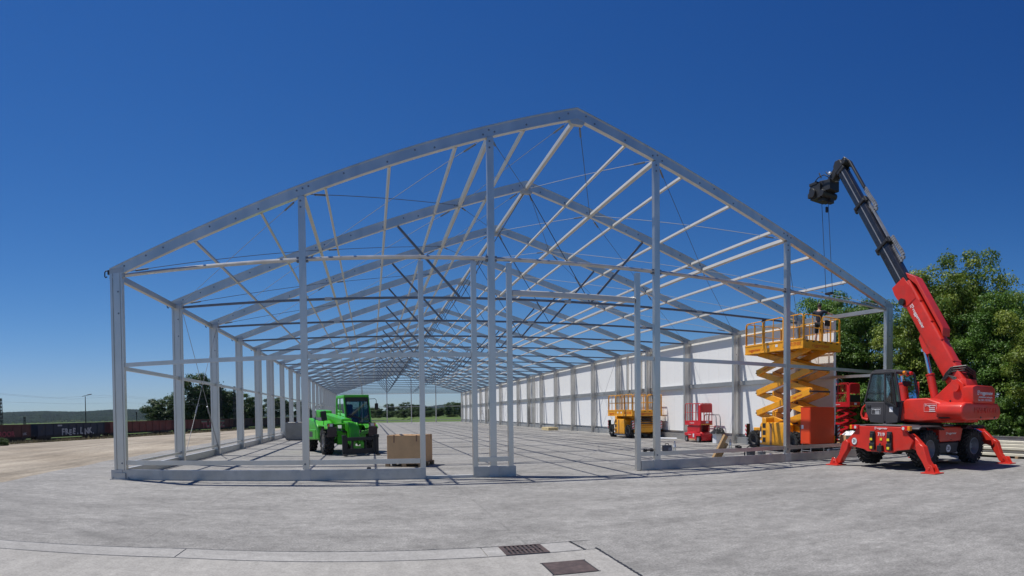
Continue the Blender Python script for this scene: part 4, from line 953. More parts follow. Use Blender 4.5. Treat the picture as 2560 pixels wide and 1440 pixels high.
for (p, q) in (((cabx0 + 0.05, -0.962, 1.30), (cabx1 - 0.05, -0.962, 1.30)), ((cabx0 + 0.05, -0.67, 2.41), (cabx1 - 0.05, -0.67, 2.41)), ((cabx0 + 0.05, -0.962, 1.30), (cabx0 + 0.05, -0.67, 2.41)), ((cabx1 - 0.05, -0.962, 1.30), (cabx1 - 0.05, -0.67, 2.41))): gk.bar(p, q, 0.05, 0.05)
gk.build('window_seal', 'black', te)
MB().b2((cabx0 + 0.06, -0.70, 2.24), (cabx1 - 0.06, -0.66, 2.42)).build('sun_visor', 'black', te)
MB().b2((cabx0 + 0.02, -0.4, 1.24), (cabx1 - 0.02, 0.58, 1.28)).build('cab_floor', 'black', te)
MB().b2((0.45, -0.80, 1.24), (0.85, -0.52, 1.55)).build('dashboard', 'black', te, bevel=0.04)
MB().tube([(-0.98, 1.2, 1.45), (-0.98, 1.2, 1.95), (-0.98, 1.3, 2.02)], 0.045, 10).build('exhaust', 'dark_grey', te)
MB().b2((-1.205, 0.0, 0.70), (-1.199, 0.55, 0.95)).build('vent_panel', 'dark_grey', te, smooth=False)
MB().b2((-0.40, -2.0, 0.92), (0.42, -1.74, 1.02)).build('front_crossbar', 'black', te, bevel=0.01)
MB().b2((-0.62, -1.74, 0.50), (0.62, -1.70, 0.95)).build('front_shield', 'black', te)
# boom down beside the cab
MB().bar((-0.16, 2.05, 1.62), (-0.14, -1.62, 1.28), 0.40, 0.44).build('boom', 'green', te, bevel=0.025)
MB().bar((-0.16, 2.15, 1.68), (-0.16, 1.45, 1.62), 0.60, 0.5).build('boom_mount', 'green', te, bevel=0.03)
MB().bar((-0.14, -1.55, 1.26), (-0.14, -2.30, 1.19), 0.31, 0.34).build('boom_extension', 'green', te, bevel=0.02)
MB().b2((-0.37, -1.70, 1.02), (0.09, -1.60, 1.50)).build('boom_collar', 'green', te, bevel=0.02)
MB().b2((-0.38, -1.72, 1.10), (-0.352, -1.2, 1.24)).build('sticker', 'white_paint', te)
MB().prism([(-2.15, 1.36), (-2.55, 1.34), (-2.72, 1.10), (-2.86, 0.52), (-2.70, 0.40), (-2.50, 0.52), (-2.40, 0.95), (-2.15, 1.02)], 'x', -0.34, -0.27).build('boom_head', 'green', te, bevel=0.01)
MB().prism([(-2.15, 1.36), (-2.55, 1.34), (-2.72, 1.10), (-2.86, 0.52), (-2.70, 0.40), (-2.50, 0.52), (-2.40, 0.95), (-2.15, 1.02)], 'x', 0.00, 0.07).build('boom_head', 'green', te, bevel=0.01)
MB().prism([(-2.20, 1.34), (-2.55, 1.32), (-2.72, 1.09), (-2.84, 0.60), (-2.76, 0.58), (-2.62, 1.05), (-2.20, 1.2)], 'x', -0.27, 0.0).build('head_plate', 'green', te, bevel=0.008)
MB().tube([(-0.13, -2.2, 1.0), (-0.13, -2.65, 0.62)], 0.06, 10).build('tilt_cylinder', 'rim_grey', te)
# fork carriage
fc = MB().b2((-0.66, -3.02, 0.62), (0.66, -2.94, 0.76)).b2((-0.66, -3.02, 0.10), (0.66, -2.94, 0.30))
for x in (-0.60, 0.60): fc.b2((x - 0.05, -3.06, 0.08), (x + 0.05, -2.9, 0.80))
for x in (-0.30, 0.26): fc.b2((x - 0.03, -3.0, 0.2), (x + 0.03, -2.72, 0.74))
fc.build('fork_carriage', 'black', te, bevel=0.01)
for x in (-0.70, 0.70):
    MB().prism([(-3.10, 0.84), (-3.02, 0.84), (-3.02, 0.12), (-3.10, 0.05)], 'x', x - 0.07, x + 0.07).b2((x - 0.07, -3.16, 0.74), (x + 0.07, -2.98, 0.86)).b2((x - 0.07, -3.30, 0.03), (x + 0.07, -3.04, 0.09)).build('fork', 'black', te, bevel=0.008)
MB().b2((-0.30, -2.94, 0.30), (0.20, -2.86, 0.40)).b2((-0.30, -2.92, 0.40), (-0.16, -2.84, 0.56)).b2((0.06, -2.92, 0.40), (0.20, -2.84, 0.56)).build('quick_hitch', 'green', te, bevel=0.01)
# mirrors, hoses
MB().tube([(cabx1, -0.55, 2.36), (cabx1 + 0.32, -0.68, 2.37), (cabx1 + 0.37, -0.70, 2.31), (cabx1 + 0.37, -0.70, 2.16)], 0.014, 6).build('mirror_arm', 'black', te)
MB().box((cabx1 + 0.37, -0.72, 2.02), (0.17, 0.06, 0.30), (0, 0, 0.1)).build('side_mirror', 'black', te, bevel=0.025)
MB().tube([(-1.05, -1.3, 1.24), (-1.05, -1.4, 1.5)], 0.014, 6).build('mirror_arm', 'black', te)
MB().box((-1.06, -1.42, 1.64), (0.26, 0.06, 0.42), (0, R(-8), 0.1)).build('side_mirror', 'black', te, bevel=0.03)
mb = MB()
for k in range(4): mb.tube([(0.10 + 0.04 * k, -1.7, 1.15), (0.2 + 0.04 * k, -2.0, 1.02), (0.16 + 0.03 * k, -2.3, 0.9), (0.05, -2.55, 0.8)], 0.018, 6)
mb.build('hose', 'black', te)
# ================================================================ scissor lifts
def rail_panel(mb, p0, p1, z0, z1, nv, r=0.023, mid=True):
    """guard rail between two points, rounded top corners, nv uprights"""
    p0, p1 = Vector(p0), Vector(p1); d = p1 - p0; c = 0.10 / d.length
    a = lambda t, z: (p0.x + d.x * t, p0.y + d.y * t, z)
    mb.tube([a(0, z0), a(0, z1 - 0.12), a(c * 0.3, z1 - 0.035), a(c, z1), a(1 - c, z1), a(1 - c * 0.3, z1 - 0.035), a(1, z1 - 0.12), a(1, z0)], r, 6)
    if mid: mb.tube([a(0, (z0 + z1) / 2), a(1, (z0 + z1) / 2)], r * 0.8, 6)
    for i in range(1, nv + 1): mb.tube([a(i / (nv + 1), z0), a(i / (nv + 1), z1)], r * 0.9, 6)
def stripes(parent, c, w, h, axis, m1='red_mark', m2='white_paint', t=0.006):
    """red and white hatched warning board; axis: outward direction along y (-1/+1) or x"""
    n = 6; k = h / n
    base = MB().box(c, (w, t, h) if axis == 'y' else (t, w, h)).build('warning_board', m2, parent, smooth=False)
    for i in range(n):
        if i % 2: continue
        z0 = c[2] - h / 2 + k * i; pl = [(-w / 2, z0), (w / 2, z0 + k * 0.9), (w / 2, min(c[2] + h / 2, z0 + k * 1.9)), (-w / 2, z0 + k)]
        mb = MB()
        if axis == 'y': mb.prism([(p[0] + c[0], p[1]) for p in pl], 'y', c[1] - t * 0.9, c[1] + t * 0.9)
        else: mb.prism([(p[0] + c[1], p[1]) for p in pl], 'x', c[0] - t * 0.9, c[0] + t * 0.9)
        mb.build('warning_stripe', m1, base, smooth=False)
    return base
LW = wheel_meshes(0.42, 0.32, 0.22, 'dark_grey', 16, 0.04)
def rough_lift(name, loc, label, hp, stages, ladder=True):
    """rough-terrain scissor lift; long side along y, hp = platform floor height"""
    t = empty(name, loc, 0, label, 'scissor lift', 'yellow scissor lifts')
    for x in (-0.93, 0.93):
        for y in (-1.30, 1.30): put_wheel(LW, t, (x, y, 0.42), 1 if x > 0 else -1)
    MB().b2((-0.55, -1.75, 0.42), (0.55, 1.75, 0.80)).b2((-0.8, -1.42, 0.34), (0.8, -1.2, 0.52)).b2((-0.8, 1.2, 0.34), (0.8, 1.42, 0.52)).build('chassis', 'yellow', t, bevel=0.02)
    MB().b2((-0.85, -1.86, 0.36), (0.85, -1.70, 0.66)).build('bumper', 'yellow', t, bevel=0.02)
    # engine and tank boxes between the wheels
    for s in (-1, 1):
        o = MB().prism([(-0.82, 0.24), (0.82, 0.24), (0.82, 1.10), (0.70, 1.20), (-0.70, 1.20), (-0.82, 1.10)], 'x', s * 0.56, s * 1.08).build('side_box', 'yellow', t, bevel=0.04, seg=2)
        MB().b2((s * 0.56, -0.84, 0.14), (s * 1.06, 0.86, 0.238)).build('box_tray', 'rim_grey', t, bevel=0.01)
        if s < 0:
            MB().prism([(0.36, 0.30), (0.66, 0.30), (0.66, 1.40), (0.42, 1.40), (0.36, 1.2)], 'x', -1.10, -0.62).build('ladder_box', 'yellow', t, bevel=0.02)
            for z in (0.36, 0.66, 0.96): MB().b2((-1.104, 0.39, z), (-1.098, 0.60, z + 0.20)).build('step_hole_shade', 'cloth_black', t, smooth=False)  # black plates on the box face stand in for shaded step openings
            MB().b2((-1.086, 0.70, 0.50), (-1.078, 0.80, 1.02)).build('control_panel', 'dark_grey', t, smooth=False)
            MB().b2((-1.090, 0.71, 0.56), (-1.084, 0.79, 0.80)).build('sticker', 'plastic_white', t, smooth=False)
            MB().b2((-1.086, 0.68, 0.32), (-1.078, 0.80, 0.42)).build('sticker', 'plastic_white', t, smooth=False)
            MB().b2((-1.094, -0.02, 0.26), (-1.082, 0.12, 1.16)).build('box_strap', 'carton_dark', t, smooth=False)
    MB().b2((-0.62, 1.1, 0.6), (-0.2, 1.9, 0.95)).b2((-0.5, 0.8, 0.8), (0.5, 1.5, 1.15)).build('tool_tray', 'yellow', t, bevel=0.02)
    MB().b2((-0.40, -1.70, 0.80), (0.40, -1.2, 1.10)).build('battery_box', 'yellow', t, bevel=0.03)
    # warning boards with lamps at the corners
    for x in (-0.98, 0.98):
        for y, s in ((-1.84, -1), (1.84, 1)):
            bo = MB().b2((x - 0.10, y - 0.05, 0.52), (x + 0.10, y + 0.05, 1.12)).build('lamp_board', 'black', t, bevel=0.012)
            if s < 0: stripes(t, (x + 0.02, y - 0.058, 0.84), 0.13, 0.5, 'y')
            else: stripes(t, (x - 0.108, y + 0.0, 0.84), 0.09, 0.55, 'x') if x < 0 else None
            MB().bar((x * 0.8, y * 0.9, 0.5), (x, y, 0.56), 0.05, 0.05).build('board_bracket', 'black', t)
    # scissor stack
    zb, zt = (0.70 if hp > 3 else 0.92), hp - 0.14; dz = (zt - zb) / stages
    Ln = 3.7; half = math.sqrt(max(0.05, Ln * Ln - dz * dz)) / 2
    for k in range(stages):
        z0, z1 = zb + dz * k, zb + dz * (k + 1)
        for s in (-1, 1):
            for (ya, yb, xo) in ((-half, half, 0.40), (half, -half, 0.50)):
                a = MB().bar((s * xo, ya, z0), (s * xo, yb, z1), 0.09, 0.26 if hp > 3 else 0.13).build('scissor_arm', 'yellow', t, bevel=0.012)
                if s < 0 and xo == 0.50 and stages > 3 and k in (1, 3):
                    d = Vector((0, yb - ya, z1 - z0)).normalized(); mid = Vector((-0.545, (ya + yb) / 2, (z0 + z1) / 2)); sg = 1
                    c = mid + d * (1.05 if k == 1 else -1.05)
                    text('lettering', 'roggermaier', 0.13, 'red_text', a, c, d if d.y < 0 else -d, (0, 0, 1), bold=0.001)
        for (y, z) in ((-half, z0), (half, z0)): MB().tube([(-0.56, y, z), (0.56, y, z)], 0.035, 8).build('pivot_pin', 'dark_grey', t)
        MB().tube([(-0.52, 0, (z0 + z1) / 2), (0.52, 0, (z0 + z1) / 2)], 0.04, 8).build('pivot_pin', 'dark_grey', t)
    if stages > 3 and dz > 0.4:
        for s in (0.12,):
            MB().tube([(0, half * 0.55, zb + 0.1), (0, -half * 0.05, zb + dz * 1.4)], 0.085, 10).build('lift_cylinder', 'black', t)
            MB().tube([(0, -half * 0.05, zb + dz * 1.4), (0, -half * 0.5, zb + dz * 2.15)], 0.05, 10).build('cylinder_rod', 'chrome', t)
    # platform
    fx, fy = 1.05, 1.95
    MB().b2((-fx + 0.052, -fy + 0.052, hp - 0.06), (fx - 0.052, fy - 0.052, hp)).build('platform_floor', 'mid_grey', t)
    sk = MB()
    for s in (-1, 1):
        sk.b2((s * fx - s * 0.05, -fy, hp - 0.22), (s * fx, fy, hp + 0.10)).b2((s * fx - s * 0.08, -fy, hp + 0.10), (s * fx + s * 0.015, fy, hp + 0.17)).b2((s * fx, -fy, hp - 0.24), (s * fx + s * 0.02, fy, hp - 0.18))
        sk.b2((-fx + 0.05, s * fy - s * 0.05, hp - 0.218), (fx - 0.05, s * fy, hp + 0.12)).b2((-fx + 0.05, s * fy, hp - 0.238), (fx - 0.05, s * fy + s * 0.02, hp - 0.182))
    sk.build('platform_skirt', 'yellow', t, bevel=0.006)
    jo_ = MB()
    for y in (-1.5, -0.75, 0.0, 0.75, 1.5): jo_.b2((-fx + 0.1, y - 0.05, hp - 0.20), (fx - 0.1, y + 0.05, hp - 0.062))
    jo_.build('floor_beams', 'yellow', t)['kind'] = 'stuff'
    z0, z1 = hp + 0.12, hp + 1.12
    for s in (-1, 1):
        for (a, b_) in ((-fy + 0.03, -0.75), (-0.68, 0.62), (0.69, fy - 0.03)):
            mb = MB(); rail_panel(mb, (s * (fx - 0.03), a, 0), (s * (fx - 0.03), b_, 0), z0, z1, 1); mb.build('guard_rail', 'yellow', t)
        for (a, b_) in ((-fx + 0.08, -0.05), (0.02, fx - 0.08)):
            mb = MB(); rail_panel(mb, (a, s * (fy - 0.03), 0), (b_, s * (fy - 0.03), 0), z0, z1, 1); mb.build('guard_rail', 'yellow', t)
    for y in (-0.72, 0.65): MB().b2((-fx - 0.02, y - 0.04, hp - 0.1), (-fx + 0.01, y + 0.04, z1 - 0.05)).build('rail_post', 'yellow', t, bevel=0.006)
    hz = MB()
    for k in range(6): hz.prism([(-0.90 + 0.33 * k, hp + 0.045), (-0.78 + 0.33 * k, hp + 0.045), (-0.75 + 0.33 * k, hp + 0.085), (-0.87 + 0.33 * k, hp + 0.085)], 'y', -fy - 0.004, -fy + 0.002)
    hz.build('slot_and_hazard_marks', 'black', t, smooth=False)['kind'] = 'stuff'  # small dark slots of the skirt, their shade put in as black plates
    text('lettering', 'roggermaier', 0.17, 'red_text', t, (-fx - 0.004, 1.25, hp - 0.08), (0, -1, 0), (0, 0, 1))
    text('lettering', 'roggermaier', 0.19, 'red_text', t, (-0.1, -fy - 0.004, hp - 0.08), (1, 0, 0), (0, 0, 1))
    text('lettering', '0871 / 92 59 050', 0.20, 'red_text', t, (-fx - 0.004, -1.25, hp - 0.04), (0, -1, 0), (0, 0, 1), sx=0.8)
    for y in (0.28, -0.28): MB().b2((-fx - 0.006, y - 0.08, hp - 0.06), (-fx, y + 0.08, hp + 0.04)).build('sticker', 'plastic_white', t, smooth=False)
    cb = MB().b2((0.60, -1.55, z1 - 0.28), (0.82, -1.42, z1 - 0.04)).build('control_box', 'black', t, bevel=0.02)
    MB().tube([(0.7, -1.48, z1 - 0.3), (0.72, -1.5, hp + 0.3), (0.6, -1.6, hp)], 0.014, 6).build('control_cable', 'black', t)
    return t
bigl = rough_lift('scissor_lift', (23.67, 4.48, 0), 'yellow scissor lift raised high beside the white wall, worker on its platform', 4.40, 4)
lowl = rough_lift('scissor_lift', (23.70, 20.3, 0), 'yellow scissor lift lowered deeper in the hall, empty platform', 1.62, 4)
for (x, y, z, d) in ((-0.75, 1.1, 1.95, (0.22, 0.10, 0.30)), (-0.2, -0.5, 1.85, (0.30, 0.4, 0.24)), (0.4, -1.0, 1.80, (0.4, 0.3, 0.16))):
    pass
# clamp lamp on the big lift's rail
MB().tube([(-1.02, 0.55, 5.46), (-1.02, 0.55, 5.22)], 0.012, 6).box((-1.02, 0.6, 5.54), (0.10, 0.20, 0.06)).build('clamp', 'black', bigl)

def small_lift(loc, label, hp, rz=0.0, base=True):
    """compact electric scissor lift, long side along y"""
    t = empty('scissor_lift', loc, rz, label, 'scissor lift', 'red compact scissor lifts')
    if base:
        sw = MB().lathe([(-0.05, 0.001), (-0.05, 0.16), (0.05, 0.16), (0.05, 0.001)], 20, 'x').mesh('wheel', 'rubber')
        rim = MB().lathe([(-0.056, 0.001), (-0.056, 0.10), (0.056, 0.10), (0.056, 0.001)], 14, 'x').mesh('rim', 'rim_grey')
        for x in (-0.36, 0.36):
            for y in (-0.62, 0.62):
                w = inst(sw, 'wheel', t, (x, y, 0.16)); inst(rim, 'rim', w)
        MB().prism([(-0.85, 0.10), (-0.80, 0.08), (0.80, 0.08), (0.85, 0.10), (0.85, 0.48), (0.70, 0.56), (-0.70, 0.56), (-0.85, 0.48)], 'x', -0.30, 0.30).b2((-0.40, -0.42, 0.12), (0.40, 0.42, 0.52)).b2((-0.405, -0.84, 0.34), (0.405, 0.84, 0.50)).build('chassis', 'red_lift', t, bevel=0.015)
        MB().b2((-0.408, -0.30, 0.10), (-0.401, 0.36, 0.18)).build('battery_label', 'carton', t, smooth=False)
        MB().b2((-0.412, -0.22, 0.26), (-0.404, -0.08, 0.46)).build('sticker', 'plastic_white', t, smooth=False)
        logo(t, (-0.409, 0.28, 0.40), (0, -1, 0), (0, 0, 1), 0.3)
        n = 4; zb, zt = 0.52, hp - 0.08; dz = (zt - zb) / n; half = 0.66
        for k in range(n):
            for s in (-1, 1):
                for (a, b_, xo) in ((-half, half, 0.24), (half, -half, 0.30)):
                    MB().bar((s * xo, a, zb + dz * k), (s * xo, b_, zb + dz * (k + 1)), 0.05, 0.09).build('scissor_arm', 'red_lift', t)
    fx, fy = 0.38, 0.84
    MB().b2((-fx + 0.022, -fy + 0.022, hp - 0.05), (fx - 0.022, fy - 0.022, hp)).build('platform_floor', 'dark_grey', t)
    sk = MB()
    for s in (-1, 1):
        sk.b2((s * fx - s * 0.02, -fy, hp - 0.08), (s * fx, fy, hp + 0.16)); sk.b2((-fx + 0.02, s * fy - s * 0.02, hp - 0.078), (fx - 0.02, s * fy, hp + 0.158))
    sk.build('platform_skirt', 'red_lift', t, bevel=0.004)
    z0, z1 = hp + 0.12, hp + 1.10
    for s in (-1, 1):
        for (a, b_) in ((-fy + 0.02, -0.02), (0.02, fy - 0.02)):
            mb = MB(); rail_panel(mb, (s * (fx - 0.02), a, 0), (s * (fx - 0.02), b_, 0), z0, z1, 2, 0.016); mb.build('guard_rail', 'red_lift', t)
        mb = MB(); rail_panel(mb, (-fx + 0.03, s * (fy - 0.02), 0), (fx - 0.03, s * (fy - 0.02), 0), z0, z1, 0, 0.016); mb.build('guard_rail', 'red_lift', t)
    MB().prism(rrect(0.68, 0.46, 0.09, 4, 0, z1 - 0.26), 'y', -fy - 0.005, -fy + 0.012).build('end_board', 'red_lift', t, bevel=0.004)
    MB().b2((-fx - 0.003, -fy + 0.02, z0), (-fx + 0.02, -fy + 0.22, z1 - 0.1)).build('rail_board', 'red_lift', t, bevel=0.006)
    hz = MB()
    for k in range(6): hz.prism([(-0.34 + 0.115 * k, hp - 0.06), (-0.29 + 0.115 * k, hp - 0.06), (-0.25 + 0.115 * k, hp - 0.01), (-0.30 + 0.115 * k, hp - 0.01)], 'y', -fy - 0.006, -fy)
    hz.build('slot_and_hazard_marks', 'yellow_mark', t, smooth=False)['kind'] = 'stuff'
    logo(t, (-fx - 0.004, 0.05, hp + 0.04), (0, -1, 0), (0, 0, 1), 0.42)
    MB().b2((-0.05, -fy - 0.012, hp + 0.03), (0.12, -fy - 0.004, hp + 0.13)).build('sticker', 'plastic_white', t, smooth=False)
    return t
small_lift((24.12, 12.9, 0), 'compact red scissor lift lowered in front of the white wall', 1.0)
outl = small_lift((28.5, 6.15, 0), 'raised red scissor lift outside, half hidden by the end of the white wall', 1.98)
MB().b2((-0.36, -0.862, 2.14), (0.36, -0.846, 2.50)).build('tool_tray', 'black', outl)
# ================================================================ people: skinned skeletons, clothes as fitted shells
def skin_mesh(name, J, E, Rd, sub=2, root=0, m=None):
    me = bpy.data.meshes.new(name); me.from_pydata([J[k] for k in J], [(list(J).index(a), list(J).index(b)) for a, b in E], [])
    ob = bpy.data.objects.new(name, me); COL.objects.link(ob)
    md = ob.modifiers.new('s', 'SKIN'); md.use_smooth_shade = True
    ks = list(J)
    for i, k in enumerate(ks):
        r = Rd[k]; me.skin_vertices[0].data[i].radius = r if isinstance(r, tuple) else (r, r); me.skin_vertices[0].data[i].use_root = (i == root)
    s = ob.modifiers.new('u', 'SUBSURF'); s.levels = sub; s.render_levels = sub
    dg = bpy.context.evaluated_depsgraph_get()
    out = bpy.data.meshes.new_from_object(ob.evaluated_get(dg)); bpy.data.objects.remove(ob)
    out.shade_smooth(); out.materials.clear(); out.materials.append(MT[m]); return out
def person(loc, rz, label, pose, top, legs, hairm, long_legs=False, sleeve=True, cap=False, h=1.78, kneel=False):
    t = empty('person', loc, rz, label, 'person', 'workers'); k = h / 1.78
    J = {'pelvis': (0, 0, .95), 'waist': (0, 0, 1.10), 'chest': (0, 0.01, 1.32), 'neck0': (0, 0.01, 1.46), 'neck': (0, 0.03, 1.53), 'head': (0, 0.05, 1.64), 'crown': (0, 0.04, 1.75)}
    for s, n in ((-1, 'l'), (1, 'r')):
        J['hip' + n] = (s * .10, 0, .90); J['knee' + n] = (s * .13, 0.02, .50); J['calf' + n] = (s * .135, -0.02, .36); J['ankle' + n] = (s * .14, -0.02, .09); J['toe' + n] = (s * .16, 0.16, .04)
        J['sh' + n] = (s * .20, 0.0, 1.43)
        J['el' + n], J['wr' + n] = pose[n]
        w = Vector(J['wr' + n]); d = (w - Vector(J['el' + n])).normalized()
        J['palm' + n] = tuple(w + d * .09)
    E = [('pelvis', 'waist'), ('waist', 'chest'), ('chest', 'neck0'), ('neck0', 'neck'), ('neck', 'head'), ('head', 'crown')]
    for n in 'lr': E += [('pelvis', 'hip' + n), ('hip' + n, 'knee' + n), ('knee' + n, 'calf' + n), ('calf' + n, 'ankle' + n), ('ankle' + n, 'toe' + n), ('chest', 'sh' + n), ('sh' + n, 'el' + n), ('el' + n, 'wr' + n), ('wr' + n, 'palm' + n)]
    Rd = {'pelvis': (.15, .10), 'waist': (.135, .095), 'chest': (.165, .11), 'neck0': (.08, .07), 'neck': (.055, .055), 'head': (.075, .092), 'crown': (.055, .065)}
    for n in 'lr': Rd.update({'hip' + n: .085, 'knee' + n: .058, 'calf' + n: .058, 'ankle' + n: .038, 'toe' + n: (.045, .03), 'sh' + n: .058, 'el' + n: .042, 'wr' + n: .028, 'palm' + n: (.040, .018)})
    J = {a: tuple(c * k for c in v) for a, v in J.items()}
    Rd = {a: tuple(c * k for c in v) if isinstance(v, tuple) else v * k for a, v in Rd.items()}
    inst(skin_mesh('body', J, E, Rd, 2, 0, 'skin'), 'body', t)
    # fingers
    for n in 'lr':
        p = Vector(J['palm' + n]); w = Vector(J['wr' + n]); d = (p - w).normalized(); sd = d.cross(Vector((0, 0, 1))).normalized() if abs(d.z) < .95 else Vector((1, 0, 0))
        dn = d.cross(sd).normalized()
        for q in range(4):
            b0 = p + sd * (q - 1.5) * .019; L = (.060, .072, .068, .054)[q]
            MB().tube([b0 - d * .01, b0 + d * L * .5 + dn * .006, b0 + d * L * .8 + dn * .024, b0 + d * L * .9 + dn * .045], .009, 6).build('finger', 'skin', t)
        b0 = w + d * .03 + sd * .035
        MB().tube([b0 - sd * .01, b0 + d * .03 + sd * .02, b0 + d * .06 + sd * .018 + dn * .01], .0105, 6).build('thumb', 'skin', t)
    # shirt
    g = .016 * k
    S = ['pelvis', 'waist', 'chest', 'neck0'] + [a + n for n in 'lr' for a in (('sh', 'el') if sleeve else ('sh',))]
    Js = {a: J[a] for a in S}
    Js['pelvis'] = (J['pelvis'][0], J['pelvis'][1], J['pelvis'][2] - .06)
    if sleeve:
        for n in 'lr': Js['el' + n] = tuple(Vector(J['sh' + n]).lerp(Vector(J['el' + n]), .72))
    Es = [e for e in E if e[0] in Js and e[1] in Js]
    Rs = {a: tuple(c + g for c in Rd[a]) if isinstance(Rd[a], tuple) else Rd[a] + g for a in S}
    inst(skin_mesh('shirt', Js, Es, Rs, 2, 0, top), 'shirt', t)
    Jl = {a: J[a] for a in ['pelvis'] + [a + n for n in 'lr' for a in ('hip', 'knee')]}
    if long_legs:
        for n in 'lr': Jl['ankle' + n] = J['ankle' + n]
    El = [('pelvis', 'hipl'), ('pelvis', 'hipr'), ('hipl', 'kneel'), ('hipr', 'kneer')] + ([('kneel', 'anklel'), ('kneer', 'ankler')] if long_legs else [])
    Rl = {a: (tuple(c + g * 0.3 for c in Rd[a]) if isinstance(Rd[a], tuple) else Rd[a] + g * 1.3) for a in Jl}
    inst(skin_mesh('trousers' if long_legs else 'shorts', Jl, El, Rl, 2, 0, legs), 'trousers' if long_legs else 'shorts', t)
    for n in 'lr':
        a, b_ = Vector(J['ankle' + n]), Vector(J['toe' + n])
        MB().prism([(-.075 * k, 0), (.25 * k, 0), (.25 * k, .05 * k), (.10 * k, .10 * k), (.04 * k, .14 * k), (-.07 * k, .14 * k)], 'x', a.x - .048 * k, a.x + .055 * k).build('boot', 'cloth_black', t, bevel=.02, seg=2)
    hd = Vector(J['head'])
    MB().lathe([(-.02, .101), (.03, .104), (.075, .095), (.11, .065), (.128, .001)], 18, 'z').xf(Matrix.Translation(hd + Vector((0, -.012, .005))) @ Matrix.Diagonal((.86, 1.02, 1.02, 1))).build('cap' if cap else 'hair', 'cloth_red' if cap else hairm, t)
    MB().tube([hd + Vector((0, .085, -.005)), hd + Vector((0, .118, -.022))], .014, 8, r2=.018).build('nose', 'skin', t)
    for s in (-1, 1):
        MB().lathe([(-.012, .001), (-.008, .026), (.008, .026), (.012, .001)], 10, 'x', tuple(hd + Vector((s * .082, .0, -.005)))).build('ear', 'skin', t)
        MB().lathe([(-.006, .001), (0, .011), (.006, .001)], 8, 'y', tuple(hd + Vector((s * .032, .088, .018)))).build('eye', 'hair', t)
    MB().box(hd + Vector((0, .092, -.055)), (.045, .012, .010)).build('mouth', 'cloth_red', t)
    return t
reach = {'l': ((-.34, .20, 1.34), (-.30, .42, 1.42)), 'r': ((.36, .22, 1.36), (.36, .46, 1.38))}
person((24.07, 3.17, 4.405), R(-62), 'worker in dark shirt and shorts standing on the raised yellow lift', reach, 'cloth_navy', 'cloth_black', 'hair')
down = {'l': ((-.27, -.02, 1.16), (-.28, .12, .95)), 'r': ((.27, -.02, 1.16), (.28, .14, .96))}
person((31.1, 7.9, -0.03), R(150), 'person in grey vest and red cap standing outside beyond the carton', down, 'cloth_grey', 'cloth_navy', 'hair', True, False, True, 1.72)
up = {'l': ((-.30, .18, 1.30), (-.24, .40, 1.22)), 'r': ((.30, .18, 1.32), (.26, .42, 1.34))}
person((28.3, 6.45, 1.985), R(80), 'person in blue shirt on the raised red lift behind the wall end', up, 'cloth_blue', 'cloth_navy', 'hair')
# ================================================================ goods, tools and odds and ends
def pallet(loc, rz, label, w=1.25, d=1.25, m='pallet_wood'):
    t = empty('pallet', loc, rz, label, 'pallet')
    for i in range(7):
        x = -w / 2 + 0.06 + (w - 0.12) * i / 6
        MB().b2((x - 0.055, -d / 2, 0.122), (x + 0.055, d / 2, 0.142)).build('deck_board', m, t, bevel=0.004)
    for y in (-d / 2 + 0.06, 0, d / 2 - 0.06):
        MB().b2((-w / 2, y - 0.05, 0.10), (w / 2, y + 0.05, 0.121)).build('stringer', m, t)
        MB().b2((-w / 2, y - 0.05, 0.0), (w / 2, y + 0.05, 0.02)).build('bottom_board', m, t)
        for x in (-w / 2 + 0.07, 0, w / 2 - 0.07): MB().b2((x - 0.07, y - 0.05, 0.021), (x + 0.07, y + 0.05, 0.099)).build('block', m, t)
    return t
CR = R(-23)
pallet((8.23, 4.02, 0), CR, 'wooden pallet under the big brown carton near the gable')
ct = empty('carton', (8.23, 4.02, 0.143), CR, 'large closed brown cardboard carton standing on a pallet', 'carton')
MB().b2((-0.575, -0.575, 0), (0.575, 0.575, 0.84)).build('box', 'carton', ct, bevel=0.008)
for (x0, x1) in ((-0.58, -0.02), (0.02, 0.58)):
    MB().box(((x0 + x1) / 2, 0, 0.846), (x1 - x0 - 0.01, 1.16, 0.006), (0, 0.015 if x0 < 0 else -0.015, 0)).build('flap', 'carton', ct)
for (p, sz) in (((-0.33, -0.577, 0.74), (0.045, 0.004, 0.24)), ((0.42, -0.577, 0.76), (0.045, 0.004, 0.20)), ((0.577, -0.36, 0.75), (0.004, 0.045, 0.22)), ((0.577, 0.40, 0.77), (0.004, 0.045, 0.18))):
    MB().box(p, sz, (0.02, 0.03, 0)).build('tape', 'carton_dark', ct)
# wrapped bale on the left
bl = MB().prism(rrect(1.28, 1.22, 0.14, 4, 0, 0.63), 'y', -0.5, 0.5).build('wrapped_bale', 'wrap', None, bevel=0.07, loc=(1.78, 25.55, 0), seg=3)
tag(bl, 'olive grey foil wrapped block on the hall floor by the left columns', 'bale')
pw2 = MB().prism(rrect(0.55, 1.16, 0.06, 3, 0, 0.60), 'y', -0.4, 0.4).build('wrapped_stack', 'galv', None, bevel=0.03, loc=(2.75, 25.6, 0))
tag(pw2, 'pale grey wrapped stack standing next to the olive block', 'bale')
